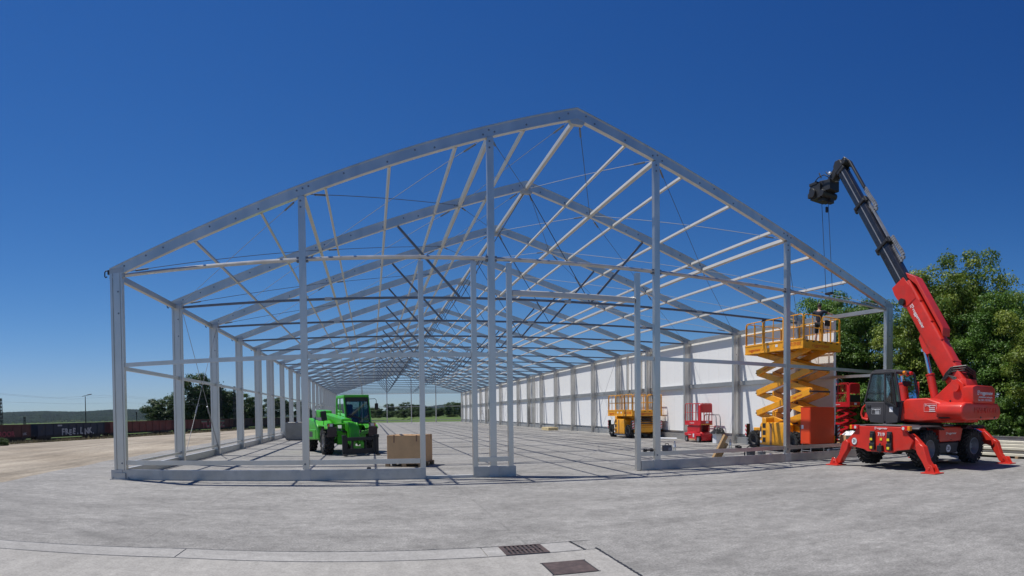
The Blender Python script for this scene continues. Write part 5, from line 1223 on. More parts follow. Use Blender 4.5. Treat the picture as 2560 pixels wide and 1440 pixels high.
# orange steel cabinet on a trestle
oc = empty('steel_cabinet', (22.84, 1.9, 0), R(0), 'tall orange steel cabinet on legs in front of the raised yellow lift', 'cabinet')
MB().b2((-0.645, -0.28, 0.42), (0.645, 0.28, 1.82)).build('body', 'orange_red', oc, bevel=0.012)
MB().b2((-0.655, -0.29, 1.822), (0.655, 0.29, 1.838)).build('lid', 'orange_red', oc, bevel=0.004)
MB().b2((-0.652, -0.24, 0.46), (-0.646, 0.24, 1.78)).build('side_sheet', 'orange_red', oc, smooth=False)
MB().b2((-0.655, 0.10, 1.00), (-0.652, 0.22, 1.14)).build('sticker', 'plastic_white', oc, smooth=False)
for x in (-0.58, 0.58):
    for y in (-0.24, 0.24): MB().bar((x * 1.02, y * 1.15, 0.0), (x, y, 0.42), 0.03, 0.03).build('leg', 'rim_grey', oc)
    MB().bar((x, -0.24, 0.16), (x, 0.24, 0.16), 0.025, 0.025).build('stretcher', 'rim_grey', oc)
MB().b2((-0.2, -0.25, 0.36), (0.62, 0.25, 0.415)).build('drawer', 'rust_iron', oc)
# carton full of foil beside it
c2 = empty('open_carton', (24.25, 1.25, 0), R(-28), 'open brown carton heaped with white plastic foil behind the outrigger', 'carton')
w, d, h = 0.50, 0.42, 0.74
MB().b2((-w, -d, 0.02), (-w + 0.012, d, h)).b2((w - 0.012, -d, 0.02), (w, d, h)).b2((-w + 0.012, -d, 0.02), (w - 0.012, -d + 0.012, h)).b2((-w + 0.012, d - 0.012, 0.02), (w - 0.012, d, h)).b2((-w, -d, 0.0), (w, d, 0.019)).build('box', 'carton', c2)
def heap(w, d, h, z, n=26, seed=3):
    r = random.Random(seed); g_ = [[r.random() for _ in range(n + 1)] for _ in range(n + 1)]; mb = MB()
    for j in range(n + 1):
        for i in range(n + 1):
            x, y = -w + 2 * w * i / n, -d + 2 * d * j / n
            e = max(0, 1 - (abs(x) / w) ** 4) * max(0, 1 - (abs(y) / d) ** 4)
            mb.v.append((x, y, z + h * e * (0.35 + 0.4 * (math.sin(i * .9 + seed) * math.cos(j * .7) * .5 + .5) + 0.45 * g_[j][i])))
    mb.f = [(j * (n + 1) + i, j * (n + 1) + i + 1, (j + 1) * (n + 1) + i + 1, (j + 1) * (n + 1) + i) for j in range(n) for i in range(n)]
    return mb
fo = heap(0.49, 0.41, 0.20, 0.70).build('foil_heap', 'plastic_white', None, loc=(24.25, 1.25, 0), rot=(0, 0, R(-28))); tag(fo, 'crumpled white plastic foil heaped in the open carton', 'foil')
tag(heap(0.6, 0.5, 0.22, 0.0, 30, 8).build('tarpaulin', 'cloth_black', None, loc=(23.0, 0.75, 0.005)), 'crumpled black tarpaulin on the floor below the orange cabinet', 'tarpaulin')
for k, (p, q) in enumerate((((22.3, 0.55, 0.06), (23.6, 0.62, 0.06)), ((22.4, 0.85, 0.22), (23.8, 0.95, 0.25)))):
    tag(MB().tube([p, q], 0.055, 10).build('steel_tube', 'galv_dark' if k else 'dark_grey'), ('dark steel tube lying on the floor below the orange cabinet', 'grey steel tube lying across the black tarpaulin')[k], 'tube')
# timber leaning on the low girt
tb = empty('timber_offcut', (17.0, 0.36, 0), 0, 'short thick brown timber leaning on the low girt', 'timber')
M_ = Matrix.Translation((0, 0, 0)) @ Euler((R(20), R(19), R(8))).to_matrix().to_4x4()
for (x0, x1, z1) in ((-0.14, -0.005, 1.02), (0.005, 0.15, 0.80)):
    MB().b2((x0, -0.05, 0.0), (x1, 0.05, z1)).xf(M_).build('plank', 'beam_wood', tb, bevel=0.006)
# small things on the low girt (its top is at 0.522)
def bottle(loc, label):
    t = empty('water_bottle', loc, 0, label, 'bottle')
    MB().lathe([(0, 0.001), (0, 0.036), (0.05, 0.038), (0.07, 0.034), (0.09, 0.038), (0.17, 0.038), (0.21, 0.026), (0.235, 0.014), (0.25, 0.014)], 14, 'z').build('bottle_body', 'pet', t)
    MB().lathe([(0.25, 0.016), (0.275, 0.016), (0.275, 0.001)], 10, 'z').build('cap', 'blue_paint', t)
    MB().lathe([(0.10, 0.0385), (0.16, 0.0385)], 14, 'z').build('wrapper', 'plastic_white', t)
bottle((15.46, 0, 0.522), 'clear plastic water bottle on the low girt beside the grey case')
bottle((17.42, 0, 0.522), 'clear plastic water bottle on the low girt beside the timber')
gc = empty('tool_case', (15.2, 0.0, 0.522), 0, 'small grey tool case standing on the low girt', 'case')
MB().b2((-0.14, -0.05, 0), (0.14, 0.05, 0.17)).build('shell', 'mid_grey', gc, bevel=0.02, seg=2)
MB().b2((0.02, -0.056, 0.01), (0.15, -0.05, 0.10)).build('panel', 'rim_grey', gc); MB().tube([(-0.06, 0, 0.165), (-0.05, 0, 0.21), (0.05, 0, 0.21), (0.06, 0, 0.165)], 0.012, 6).build('handle', 'black', gc)
cl = MB().lathe([(-0.15, 0.001), (-0.15, 0.045), (-0.06, 0.045), (-0.05, 0.025), (0.05, 0.025), (0.06, 0.045), (0.15, 0.045), (0.15, 0.001)], 12, 'x').build('tube_coupler', 'black', None, loc=(14.60, -0.0, 0.567)); tag(cl, 'black double ended coupler lying on the low girt between the posts', 'coupler')
dr_ = empty('cordless_drill', (17.72, 0.0, 0.522), R(20), 'black cordless drill lying on the low girt', 'drill')
MB().tube([(-0.12, 0, 0.045), (0.06, 0, 0.045)], 0.04, 10).build('motor_body', 'black', dr_); MB().tube([(0.06, 0, 0.045), (0.13, 0, 0.045)], 0.022, 8).build('chuck', 'dark_grey', dr_); MB().bar((-0.06, 0, 0.03), (-0.11, -0.12, 0.03), 0.04, 0.05).build('grip', 'black', dr_, bevel=0.008); MB().box((-0.12, -0.15, 0.035), (0.11, 0.07, 0.065)).build('battery', 'black', dr_, bevel=0.008)
# clutter on the floor behind the base rail
def bucket(name, loc, r, h, m, label):
    t = empty(name, loc, 0, label, 'bucket')
    MB().lathe([(0, 0.001), (0, r * 0.82), (h, r), (h, r * 1.05), (h - 0.02, r * 1.05)], 20, 'z').lathe([(h, r), (0.02, r * 0.78), (0.02, 0.001)], 20, 'z').build('pail', m, t)
    MB().tube([(-r, 0, h * .9), (-r * .7, 0, h + r * .55), (0, 0, h + r * .75), (r * .7, 0, h + r * .55), (r, 0, h * .9)], 0.006, 5).build('handle', 'cable', t)
bucket('bucket', (18.66, 0.62, 0.0), 0.15, 0.36, 'mid_grey', 'grey bucket behind the base rail, left of two')
bucket('bucket', (19.06, 0.55, 0.0), 0.14, 0.33, 'rim_grey', 'paler grey bucket behind the base rail, right of two')
pump = empty('water_pump', (19.55, 0.75, 0), R(30), 'small blue electric pump on the floor by the gable post', 'pump')
MB().tube([(-0.16, 0, 0.13), (0.10, 0, 0.13)], 0.085, 14).build('motor', 'blue_paint', pump); MB().tube([(0.10, 0, 0.13), (0.18, 0, 0.13)], 0.10, 14).build('pump_head', 'dark_grey', pump); MB().b2((-0.15, -0.08, 0), (0.15, 0.08, 0.045)).build('foot', 'black', pump)
def hose(name, pts, r, m, label):
    out = []; P_ = [Vector(p) for p in pts]
    for i in range(len(P_) - 1):
        p0, p1, p2, p3 = P_[max(i - 1, 0)], P_[i], P_[i + 1], P_[min(i + 2, len(P_) - 1)]
        for k in range(8):
            t = k / 8; out.append(0.5 * ((2 * p1) + (p2 - p0) * t + (2 * p0 - 5 * p1 + 4 * p2 - p3) * t * t + (3 * p1 - p0 - 3 * p2 + p3) * t ** 3))
    out.append(P_[-1]); o = MB().tube(out, r, 7).build(name, m); tag(o, label, 'hose' if 'hose' in name else 'cable'); return o
hose('rubber_hose', [(18.45, 0.55, 0.02), (18.40, 0.6, 0.30), (18.6, 0.65, 0.52), (18.95, 0.7, 0.50), (19.2, 0.75, 0.40), (19.35, 0.8, 0.16), (19.5, 0.9, 0.06)], 0.022, 'black', 'black rubber hose looping over the two grey buckets')
hose('rubber_hose', [(17.8, 1.1, 0.03), (18.1, 0.9, 0.05), (18.4, 1.15, 0.04), (18.9, 1.3, 0.03), (19.4, 1.2, 0.04), (19.9, 1.5, 0.03)], 0.03, 'black', 'black hose lying along the floor behind the buckets')
hose('power_cable', [(23.2, -4.4, 0.012), (22.4, -2.6, 0.012), (21.4, -1.2, 0.012), (21.0, -0.5, 0.012), (20.9, 0.6, 0.012), (20.2, 1.6, 0.012)], 0.014, 'black', 'thin black cable on the ground from the crane to the hall')
gb = empty('angle_grinder', (18.12, 0.66, 0), R(-35), 'black angle grinder on the floor behind the base rail', 'grinder')
MB().tube([(-0.16, 0, 0.05), (0.10, 0, 0.05)], 0.035, 10).build('grinder_body', 'black', gb); MB().lathe([(0.015, 0.001), (0.015, 0.07), (0.02, 0.07), (0.02, 0.001)], 16, 'z', (0.14, 0, 0)).build('disc', 'dark_grey', gb); MB().tube([(0.10, 0, 0.06), (0.10, 0.14, 0.07)], 0.016, 8).build('side_handle', 'black', gb)
# metal brackets near the left corner
for k, (x, y, a, L) in enumerate(((0.85, 1.55, 15, 0.7), (1.30, 1.70, 4, 0.55), (1.05, 1.35, -20, 0.4))):
    t = empty('steel_bracket', (x, y, 0), R(a), ('long galvanised bracket on the floor in the left corner', 'galvanised bracket with dark bolt lying by the left base rail', 'short galvanised bracket on the floor by the left corner')[k], 'bracket')
    MB().b2((-L / 2, -0.03, 0), (L / 2, 0.03, 0.012)).b2((-L / 2, 0.024, 0.012), (L / 2, 0.03, 0.06)).build('angle', 'galv', t)
    MB().tube([(L / 2 - 0.06, 0, 0.0), (L / 2 - 0.06, 0, 0.07)], 0.022, 6).build('bolt', 'black', t)
tag(MB().lathe([(0, 0.001), (0, 0.075), (0.09, 0.06), (0.10, 0.001)], 12, 'z').build('rubber_stopper', 'black', None, loc=(6.9, 2.6, 0)), 'small black rubber stopper on the hall floor near the carton', 'stopper')
# white bin and black bag near the small red lift
wb = empty('plastic_bin', (24.09, 10.97, 0), R(10), 'white plastic bin on the floor beside the compact red lift', 'bin')
MB().prism(rrect(0.40, 0.34, 0.05, 3), 'z', 0.0, 0.48).build('tub', 'plastic_white', wb, bevel=0.01)
MB().prism(rrect(0.44, 0.38, 0.06, 3), 'z', 0.48, 0.50).build('rim', 'plastic_white', wb)
bg_ = heap(0.34, 0.30, 0.32, 0.502, 18, 5).build('rubbish_bag', 'black', None, loc=(24.12, 10.93, 0)); tag(bg_, 'black rubbish bag lying on the white bin', 'bag')
# grey tubular cart behind the red lift
ca = empty('tube_cart', (24.64, 12.35, 0), 0, 'grey tubular hand cart standing behind the compact red lift', 'cart')
for x in (-0.12, 0.14):
    MB().tube([(x, -0.75, 0.12), (x, -0.62, 1.35), (x, -0.52, 1.48), (x, 0.45, 1.50), (x, 0.55, 1.40), (x, 0.60, 0.9)], 0.03, 8).build('hoop', 'galv', ca)
for z in (0.85, 0.5): MB().tube([(-0.12, -0.66, z), (-0.12, 0.6, z)], 0.018, 6).build('rung', 'red_lift' if z > .6 else 'galv', ca)
MB().b2((-0.2, -0.85, 0.08), (0.2, 0.75, 0.14)).build('cart_bed', 'galv', ca)
for y in (-0.7, 0.6):
    for x in (-0.14, 0.14): MB().lathe([(-0.03, 0.001), (-0.03, 0.075), (0.03, 0.075), (0.03, 0.001)], 12, 'x', (x, y, 0.075)).build('castor', 'black', ca)
# stack of new timber at the foot of the wall
k = 0
for zi in range(2):
    for xi in range(4):
        o = MB().b2((-0.11, -1.1, 0), (0.11, 1.1, 0.14)).build('timber_beam', 'new_wood', None, bevel=0.006, loc=(23.0 + 0.24 * xi, 38.0, 0.0 + zi * 0.145))
        tag(o, 'pale new timber beam in the %s layer of the low stack by the wall' % ('bottom' if zi == 0 else 'top'), 'beam', 'new timber beams, %s layer' % ('bottom' if zi == 0 else 'top'))
# stepladder far down the wall
sl = empty('stepladder', (24.4, 77.2, 0), R(90), 'white aluminium stepladder far down the hall by the wall', 'ladder')
for s in (-1, 1):
    MB().bar((s * 0.27, -0.45, 0), (s * 0.20, 0, 2.0), 0.06, 0.03).build('rail', 'white_paint', sl); MB().bar((s * 0.30, 0.5, 0), (s * 0.22, 0.02, 2.0), 0.05, 0.03).build('rear_rail', 'white_paint', sl)
for i in range(6):
    t_ = (i + 1) / 7; MB().b2((-0.26, -0.45 * (1 - t_) - 0.06, 2.0 * t_ - 0.015), (0.26, -0.45 * (1 - t_) + 0.06, 2.0 * t_ + 0.015)).build('step', 'white_paint', sl)
tag(MB().tube([(23.8, 16.9, 0.045), (24.5, 16.0, 0.045)], 0.045, 12).build('plastic_pipe', 'plastic_white'), 'white plastic pipe on the floor between the two lifts', 'pipe')
# corrugated sheets stacked at the right, a galvanised beam across them
def sheet_mesh(L=7.0, Wd=1.15):
    mb = MB(); n = 24; prof = []
    for i in range(n + 1):
        x = -Wd / 2 + Wd * i / n; prof.append((x, 0.035 if (i % 4) in (1, 2) else 0.0))
    prof += [(x, z - 0.012) for x, z in reversed(prof)]
    return mb.prism(prof, 'y', -L / 2, L / 2).b2((-Wd / 2, -L / 2, -0.075), (Wd / 2, L / 2, -0.013)).mesh('sheet', 'cream_sheet', smooth=False)
sm = sheet_mesh()
names_ = ('lowest', 'second', 'third', 'fourth', 'topmost')
for i in range(5):
    o = inst(sm, 'wall_sheet', None, (26.75 + 0.03 * math.sin(i * 2.1), -4.85 + 0.05 * math.cos(i * 3), 0.16 + 0.115 * i)); tag(o, 'cream ribbed sheet behind the crane, %s in its stack' % names_[i], 'sheet', 'stacked cream sheets')
for k, y in enumerate((-7.4, -5.0, -2.6)):
    tag(MB().b2((26.1, y - 0.06, 0), (27.4, y + 0.06, 0.083)).build('timber_bearer', 'pallet_wood'), 'squared timber bearer under the cream sheets, %s' % ('nearest', 'middle one', 'farthest')[k], 'timber')
be = empty('steel_beam', (26.30, -4.8, 0.662), 0, 'galvanised steel beam lying on the stacked cream sheets', 'beam')
MB().b2((-0.07, -3.4, 0), (0.07, 3.4, 0.012)).b2((-0.07, -3.4, 0.128), (0.07, 3.4, 0.14)).b2((-0.006, -3.4, 0.012), (0.006, 3.4, 0.128)).build('i_section', 'galv', be)
# ================================================================ trees
def leaf_mat(name, c0, c1, trans=0.35):
    m = bpy.data.materials.new(name); m.use_nodes = True; nt = m.node_tree; b = nt.nodes['Principled BSDF']; o = nt.nodes['Material Output']
    at = nt.nodes.new('ShaderNodeAttribute'); at.attribute_name = 'tint'
    oi = nt.nodes.new('ShaderNodeObjectInfo')
    mx = nt.nodes.new('ShaderNodeMix'); mx.data_type = 'RGBA'; mx.inputs[6].default_value = (*c0, 1); mx.inputs[7].default_value = (*c1, 1)
    nt.links.new(at.outputs['Fac'], mx.inputs[0])
    hs_ = nt.nodes.new('ShaderNodeHueSaturation'); nt.links.new(mx.outputs[2], hs_.inputs['Color'])
    mr = nt.nodes.new('ShaderNodeMapRange'); mr.inputs['To Min'].default_value = 0.8; mr.inputs['To Max'].default_value = 1.2; nt.links.new(oi.outputs['Random'], mr.inputs['Value']); nt.links.new(mr.outputs[0], hs_.inputs['Value'])
    nt.links.new(hs_.outputs[0], b.inputs['Base Color']); b.inputs['Roughness'].default_value = 0.5; b.inputs['Specular IOR Level'].default_value = 0.35
    tr = nt.nodes.new('ShaderNodeBsdfTranslucent'); nt.links.new(hs_.outputs[0], tr.inputs['Color'])
    ms = nt.nodes.new('ShaderNodeMixShader'); ms.inputs[0].default_value = trans
    nt.links.new(b.outputs[0], ms.inputs[1]); nt.links.new(tr.outputs[0], ms.inputs[2]); nt.links.new(ms.outputs[0], o.inputs['Surface'])
    MT[name] = m
leaf_mat('leaf_linden', (0.056, 0.130, 0.014), (0.29, 0.35, 0.050), 0.30)
leaf_mat('leaf_dark', (0.044, 0.118, 0.017), (0.155, 0.26, 0.035), 0.30)
leaf_mat('leaf_far', (0.032, 0.065, 0.018), (0.085, 0.135, 0.030), 0.35)
def crown_mesh(name, m, seed, nclump, nleaf, leaf, shape, spread, lobes=5, Rr=3.4, Hh=8.6):
    """leaf-sized quads gathered in clumps on a lobed crown Rr metres wide, Hh high; leaf and spread in metres"""
    r = np.random.default_rng(seed)
    lob = r.uniform(-1, 1, (lobes, 3)); lob[:, 2] = r.uniform(0.15, 0.85, lobes); lobr = r.uniform(0.45, 0.7, lobes)
    lob[:, :2] *= 0.42
    C_, Tn = [], []
    while len(C_) < nclump:
        k = r.integers(lobes); d = r.normal(size=3); d /= np.linalg.norm(d)
        p = lob[k] * np.array([1, 1, 1]) + d * lobr[k] * r.uniform(0.62, 1.0) * np.array([1, 1, 0.42])
        h = p[2]
        if h < 0.03 or h > 1.0: continue
        rad = np.hypot(p[0], p[1]); lim = shape(h)
        if rad > lim * r.uniform(0.85, 1.08): continue
        C_.append(p); Tn.append(r.uniform(0, 1))
    C_ = np.array(C_); Tn = np.array(Tn)
    n = nclump * nleaf; idx = np.repeat(np.arange(nclump), nleaf)
    SCL = np.array([Rr, Rr, Hh])
    rad_ = (spread * r.uniform(0.65, 1.45, nclump))[idx][:, None]
    dirn = r.normal(size=(n, 3)); dirn /= np.linalg.norm(dirn, axis=1)[:, None]
    dirn[:, 2] = np.where(dirn[:, 2] < -0.35, -dirn[:, 2], dirn[:, 2])          # puffs are open below
    pos = C_[idx] * SCL + dirn * rad_ * (r.uniform(0.45, 1.12, n) ** 0.7)[:, None] * np.array([1, 1, 0.72])
    stray = r.uniform(size=n) < 0.05
    pos[stray] += r.normal(size=(int(stray.sum()), 3)) * spread * 0.55
    nrm = dirn * 0.9 + r.normal(size=(n, 3)) * 0.42 + np.array([0, 0, 0.25]); nrm /= np.linalg.norm(nrm, axis=1)[:, None]
    t = np.cross(nrm, r.normal(size=(n, 3))); t /= np.linalg.norm(t, axis=1)[:, None] + 1e-9; b = np.cross(nrm, t)
    s = (leaf * r.uniform(0.65, 1.3, n))[:, None]
    ctr = pos
    v = np.stack([ctr - t * s, ctr - b * s * 0.55 + nrm * s * .12, ctr + t * s, ctr + b * s * 0.55 + nrm * s * .12], axis=1).reshape(-1, 3)
    me = bpy.data.meshes.new(name); me.vertices.add(4 * n); me.vertices.foreach_set('co', v.ravel().astype(np.float32))
    me.loops.add(4 * n); me.loops.foreach_set('vertex_index', np.arange(4 * n, dtype=np.int32))
    me.polygons.add(n); me.polygons.foreach_set('loop_start', np.arange(0, 4 * n, 4, dtype=np.int32)); me.polygons.foreach_set('loop_total', np.full(n, 4, dtype=np.int32))
    me.update(); me.validate()
    a = me.attributes.new('tint', 'FLOAT', 'FACE'); a.data.foreach_set('value', np.clip(Tn[idx] ** 1.6 * 0.75 + r.uniform(0, 0.3, n), 0, 1).astype(np.float32))
    me.materials.append(MT[m]); return me
ZS = 1.0
def trunk_mesh(seed, h=1.0):
    r = random.Random(seed); mb = MB()
    mb.tube([(0, 0, 0), (0.01, 0, 0.25 * h), (r.uniform(-.03, .03), r.uniform(-.03, .03), 0.55 * h), (r.uniform(-.05, .05), r.uniform(-.05, .05), 0.9 * h)], 0.030, 8, r2=0.008)
    for i in range(9):
        z = (0.16 + 0.075 * i) * h; a = i * 2.4 + r.uniform(-.4, .4); L = 0.30 * (1.1 - i * 0.08)
        mb.tube([(0, 0, z), (math.cos(a) * L * .5, math.sin(a) * L * .5, z + .06 * h), (math.cos(a) * L, math.sin(a) * L, z + .17 * h)], 0.012, 5, r2=0.003)
    return mb.mesh('trunk', 'bark')
full = lambda h: 0.55 + 0.45 * math.sin(PI * min(1, (h + 0.10) / 1.0) ** 0.8) if h < 0.55 else max(0.05, math.sqrt(max(0, 1 - ((h - 0.5) / 0.52) ** 2)))
ball = lambda h: math.sqrt(max(0.02, 1 - ((h - 0.55) / 0.47) ** 2))
# unit crowns: radius about 1, height 1 -> scaled (r, r, H)
CM = [crown_mesh('crown', 'leaf_linden', 21, 230, 260, 0.066, full, 0.53, 10), crown_mesh('crown', 'leaf_linden', 22, 230, 260, 0.066, full, 0.54, 9),
      crown_mesh('crown', 'leaf_dark', 23, 230, 260, 0.064, full, 0.53, 10), crown_mesh('crown', 'leaf_dark', 24, 230, 260, 0.064, full, 0.54, 8)]
FM = [crown_mesh('crown', 'leaf_far', 31, 110, 150, 0.19, ball, 0.95, 6, 5.5, 9.5), crown_mesh('crown', 'leaf_far', 32, 110, 150, 0.19, full, 0.95, 6, 5.5, 9.5), crown_mesh('crown', 'leaf_far', 33, 110, 150, 0.20, ball, 1.0, 7, 5.5, 9.5)]
TR = [trunk_mesh(1), trunk_mesh(2)]
_tk = 0
def tree(x, y, z, r, H, cm, label, name='broadleaf_tree', group=None, rz=None, cat='tree'):
    global _tk; _tk += 1
    t = empty(name, (x, y, z), (_tk * 1.9) if rz is None else rz, label, cat, group)
    inst(TR[_tk % 2], 'trunk', t, sc=(r * 1.3, r * 1.3, H * 0.9))
    r0, h0 = (5.5, 9.5) if cm in FM else (3.4, 8.6)
    inst(cm, 'crown', t, sc=(r / r0, r / r0, H / h0))
    return t
# the leafy belt on the right, behind the wall and the crane
G = 'trees of the belt behind the crane'
belt = [(33.5, 12.6, 3.6, 9.0, 2, 'dark green tree rising behind the raised yellow lift'),
        (32.6, 8.3, 3.4, 8.7, 3, 'green tree seen between the yellow lift and the corner column'),
        (31.9, 4.4, 3.0, 8.0, 0, 'yellow green tree right behind the corner column and crane cab'),
        (33.4, 2.5, 3.6, 10.2, 1, 'tallest linden of the belt, right of the crane boom'),
        (32.4, -0.9, 3.0, 7.5, 2, 'dark leafy tree behind the crane counterweight'),
        (31.0, -4.0, 2.9, 7.0, 1, 'low bright green tree above the stacked cream sheets'),
        (35.2, -5.0, 3.4, 7.9, 3, 'dark tall tree at the right edge of the picture'),
        (37.0, 6.0, 4.0, 9.2, 2, 'dark tree standing in the second row behind the corner column'),
        (37.8, -0.5, 4.2, 8.0, 3, 'dark tree standing in the second row behind the tallest linden'),
        (31.2, -8.6, 3.0, 7.5, 2, 'bushy green tree beyond the end of the stacked sheets'),
        (36.5, 17.0, 3.6, 8.6, 3, 'dark tree far back behind the white wall')]
for (x, y, r, H, k, lb) in belt: tree(x, y, -0.05, r, H, CM[k], lb, group=G)
BU = [crown_mesh('foliage', 'leaf_dark', 41, 90, 160, 0.062, ball, 0.34, 6, 1.7, 2.4)]
bl_ = [(29.9, 9.6, 'dark bush behind the person in the grey vest'), (30.6, 3.0, 'dark bush under the yellow green tree'), (30.2, 0.6, 'dark bush behind the crane wheels'), (29.9, -2.2, 'dark bush behind the rear outrigger'), (29.6, -5.6, 'dark bush behind the stacked cream sheets'), (30.0, 6.2, 'dark bush below the raised red lift')]
for i, (x, y, lb) in enumerate(bl_):
    t = empty('bush', (x, y, -0.1), i * 1.3, lb, 'bush', 'bushes under the tree belt'); inst(BU[0], 'foliage', t, sc=(1, 1, 1 + 0.14 * (i % 3))); inst(TR[0], 'stem', t, sc=(1, 1, 1.6))
# trees beyond the railway on the left
G = 'trees beyond the railway'
for (x, y, r, H, k, lb) in [(-44.5, 125, 6.0, 8.4, 1, 'low dark tree beyond the wagons, left of the tall one'), (-35.6, 129, 6.6, 14.6, 1, 'tall loose tree beyond the wagons seen between two columns'), (-40.5, 128, 5.4, 10.0, 2, 'middle sized dark tree beside the tall loose tree'), (-29.8, 131, 5.2, 9.8, 0, 'round dark tree behind the lattice masts'), (-25.5, 137, 5.0, 9.2, 2, 'dark tree right of the lattice masts'), (-32.5, 133, 6, 10.5, 0, 'dark tree half behind the lattice masts')]:
    tree(x, y, -1.6, r, H, FM[k], lb, group=G)
for i, (x, y, r, H) in enumerate([(-26, 193, 6, 10), (-17, 196, 5, 9), (-8, 205, 6, 8), (-34, 190, 5, 8)]):
    tree(x, y, -1.6, r, H, FM[i % 3], ('dark tree far behind the rear wagons, left of four', 'dark tree far behind the rear wagons, second of four', 'dark tree far behind the green machine cab', 'dark tree far behind the rear wagons, leftmost of the far group')[i], group=G)
# trees and hedge across the field, seen through the far gable
G = 'trees across the field'
def pol(u, D): b = 0.2352 + (u - 1280) / F; return 6.987 + D * math.sin(b), -15.255 + D * math.cos(b)
for i, (u, D, r, H) in enumerate([(932, 330, 8, 7.5), (975, 330, 5.5, 10.5), (1012, 335, 5.5, 11), (1040, 340, 6, 9.5), (1056, 345, 6, 9.5), (1126, 300, 5, 9.8), (1152, 285, 5.5, 9.5), (905, 340, 8, 8), (1090, 360, 7, 6.5)]):
    x, y = pol(u, D); tree(x, y, -0.3, r, H * 0.76, FM[i % 3], ('wide low tree across the field, next to the green cab', 'round tree behind the first far gable post', 'round headed tree left of the middle far gable post', 'broad tree behind the middle far gable post', 'broad tree right of the middle far gable post', 'round tree right of the dark hill', 'tree at the far end of the white wall', 'wide low tree across the field behind the green cab', 'low tree below the dark hill')[i], group=G)
ORD = 'first second third fourth fifth sixth seventh eighth ninth tenth eleventh twelfth thirteenth fourteenth'.split()
for i in range(14):
    u = 890 + 20.5 * i + (i * 37 % 11) - 5; x, y = pol(u, 262 + (i * 53) % 60)
    t = empty('hedge_bush', (x, y, -0.2), i * 2.2, '%s bush from the left in the hedge across the field' % ORD[i], 'bush', 'bushes of the far hedge'); inst(FM[(i + 1) % 3], 'foliage', t, sc=(0.85, 0.85, 0.33 + (i % 4) * 0.06)); inst(TR[0], 'stem', t, sc=(3, 3, 2.5))
x, y = pol(2, 62); tree(x, y, -1.5, 0.9, 1.6, FM[0], 'small green bush at the left edge of the gravel lot', 'bush', None, cat='bush')

# ================================================================ hills
m, nt, b = nodes_mat('hill_forest')
tc = N(nt, 'ShaderNodeTexCoord'); P = tc.outputs['Object']
at = N(nt, 'ShaderNodeAttribute'); at.attribute_name = 'field'
fo_ = ramp(nt, nz(0.02, 8, 0.7), [(0.36, (0.004, 0.009, 0.009)), (0.64, (0.020, 0.036, 0.021))])
fi_ = ramp(nt, nz(0.004, 3, 0.5), [(0.35, (0.06, 0.11, 0.03)), (0.55, (0.11, 0.13, 0.055)), (0.7, (0.08, 0.12, 0.035))])
nt.links.new(mixc(nt, at.outputs['Fac'], fo_, fi_), b.inputs['Base Color']); b.inputs['Roughness'].default_value = 1.0; b.inputs['Specular IOR Level'].default_value = 0.1
def hill(name, b0, b1, nb, d0, d1, nd, prof, label, seed):
    """polar patch of rising ground: bearing in radians, distance in metres; prof(t) = crest height"""
    r = np.random.default_rng(seed); mb = MB(); fld = []
    ph = r.uniform(0, 6, 8)
    for j in range(nd + 1):
        s = j / nd; D = d0 + (d1 - d0) * s
        for i in range(nb + 1):
            t = i / nb; be_ = b0 + (b1 - b0) * t
            z = prof(t) * sst(s) - 6
            f = math.sin(t * 17 + ph[0] + s * 3) + math.sin(t * 31 + ph[1] - s * 7) * 0.7 + math.sin(s * 11 + ph[2] + t * 9) * 0.8
            isf = 1.0 if (f > 0.9 and 0.08 < s < 0.5) else 0.0
            if s < 0.05: isf = 1.0
            wood = (1 - isf) * (6.0 + r.uniform(-1.6, 2.2) + 1.5 * math.sin(i * 0.9 + j * 2.1))
            fld.append(isf); mb.v.append((7 + D * math.sin(be_), -14.85 + D * math.cos(be_), z + wood))
    mb.f = [(j * (nb + 1) + i, j * (nb + 1) + i + 1, (j + 1) * (nb + 1) + i + 1, (j + 1) * (nb + 1) + i) for j in range(nd) for i in range(nb)]
    o = mb.build(name, MT['hill_forest']); tag(o, label, kind='structure')
    a = o.data.attributes.new('field', 'FLOAT', 'POINT'); a.data.foreach_set('value', fld); return o
hill('hills', -0.85, -0.20, 420, 1300, 2300, 60, lambda t: 42 + 5 * math.sin(t * 9) - 14 * sst((t - 0.5) * 2) + 2 * math.sin(t * 31), 'wooded hills with green fields on the left horizon', 5)
hill('hills', -0.22, 0.30, 500, 1900, 2900, 36, lambda t: 16 + 34 * math.exp(-((t - 0.68) / 0.12) ** 2) + 6 * math.sin(t * 7), 'dark wooded hill on the horizon behind the far gable', 6)
hill('hills', 0.28, 1.25, 300, 1900, 2900, 20, lambda t: 18 + 5 * math.sin(t * 12), 'low wooded hills on the right horizon behind the trees', 7)

# ================================================================ railway: tracks, wagons, masts
def tp(s, off=0.0, z=0.0): return Vector((TA.x + TD.x * s + TN.x * off, TA.y + TD.y * s + TN.y * off, z))
trk_rz = math.atan2(TD.y, TD.x)
bb = MB()
for s0 in range(-60, 150, 10):
    p = [tp(s0, -2.6, -1.62), tp(s0, -1.5, -1.46), tp(s0, 7.0, -1.46), tp(s0, 8.0, -1.62)]; q = [tp(s0 + 10, -2.6, -1.62), tp(s0 + 10, -1.5, -1.46), tp(s0 + 10, 7.0, -1.46), tp(s0 + 10, 8.0, -1.62)]
    for i in range(3): bb.add([p[i], q[i], q[i + 1], p[i + 1]], [(0, 1, 2, 3)])
mat('ballast', (0.13, 0.11, 0.095), 0.95, 0, 0.3, 1.2, 0.8, 6)
o = bb.build('railway_bed', 'ballast', smooth=False); tag(o, 'dark ballast bed of the railway siding', kind='structure')
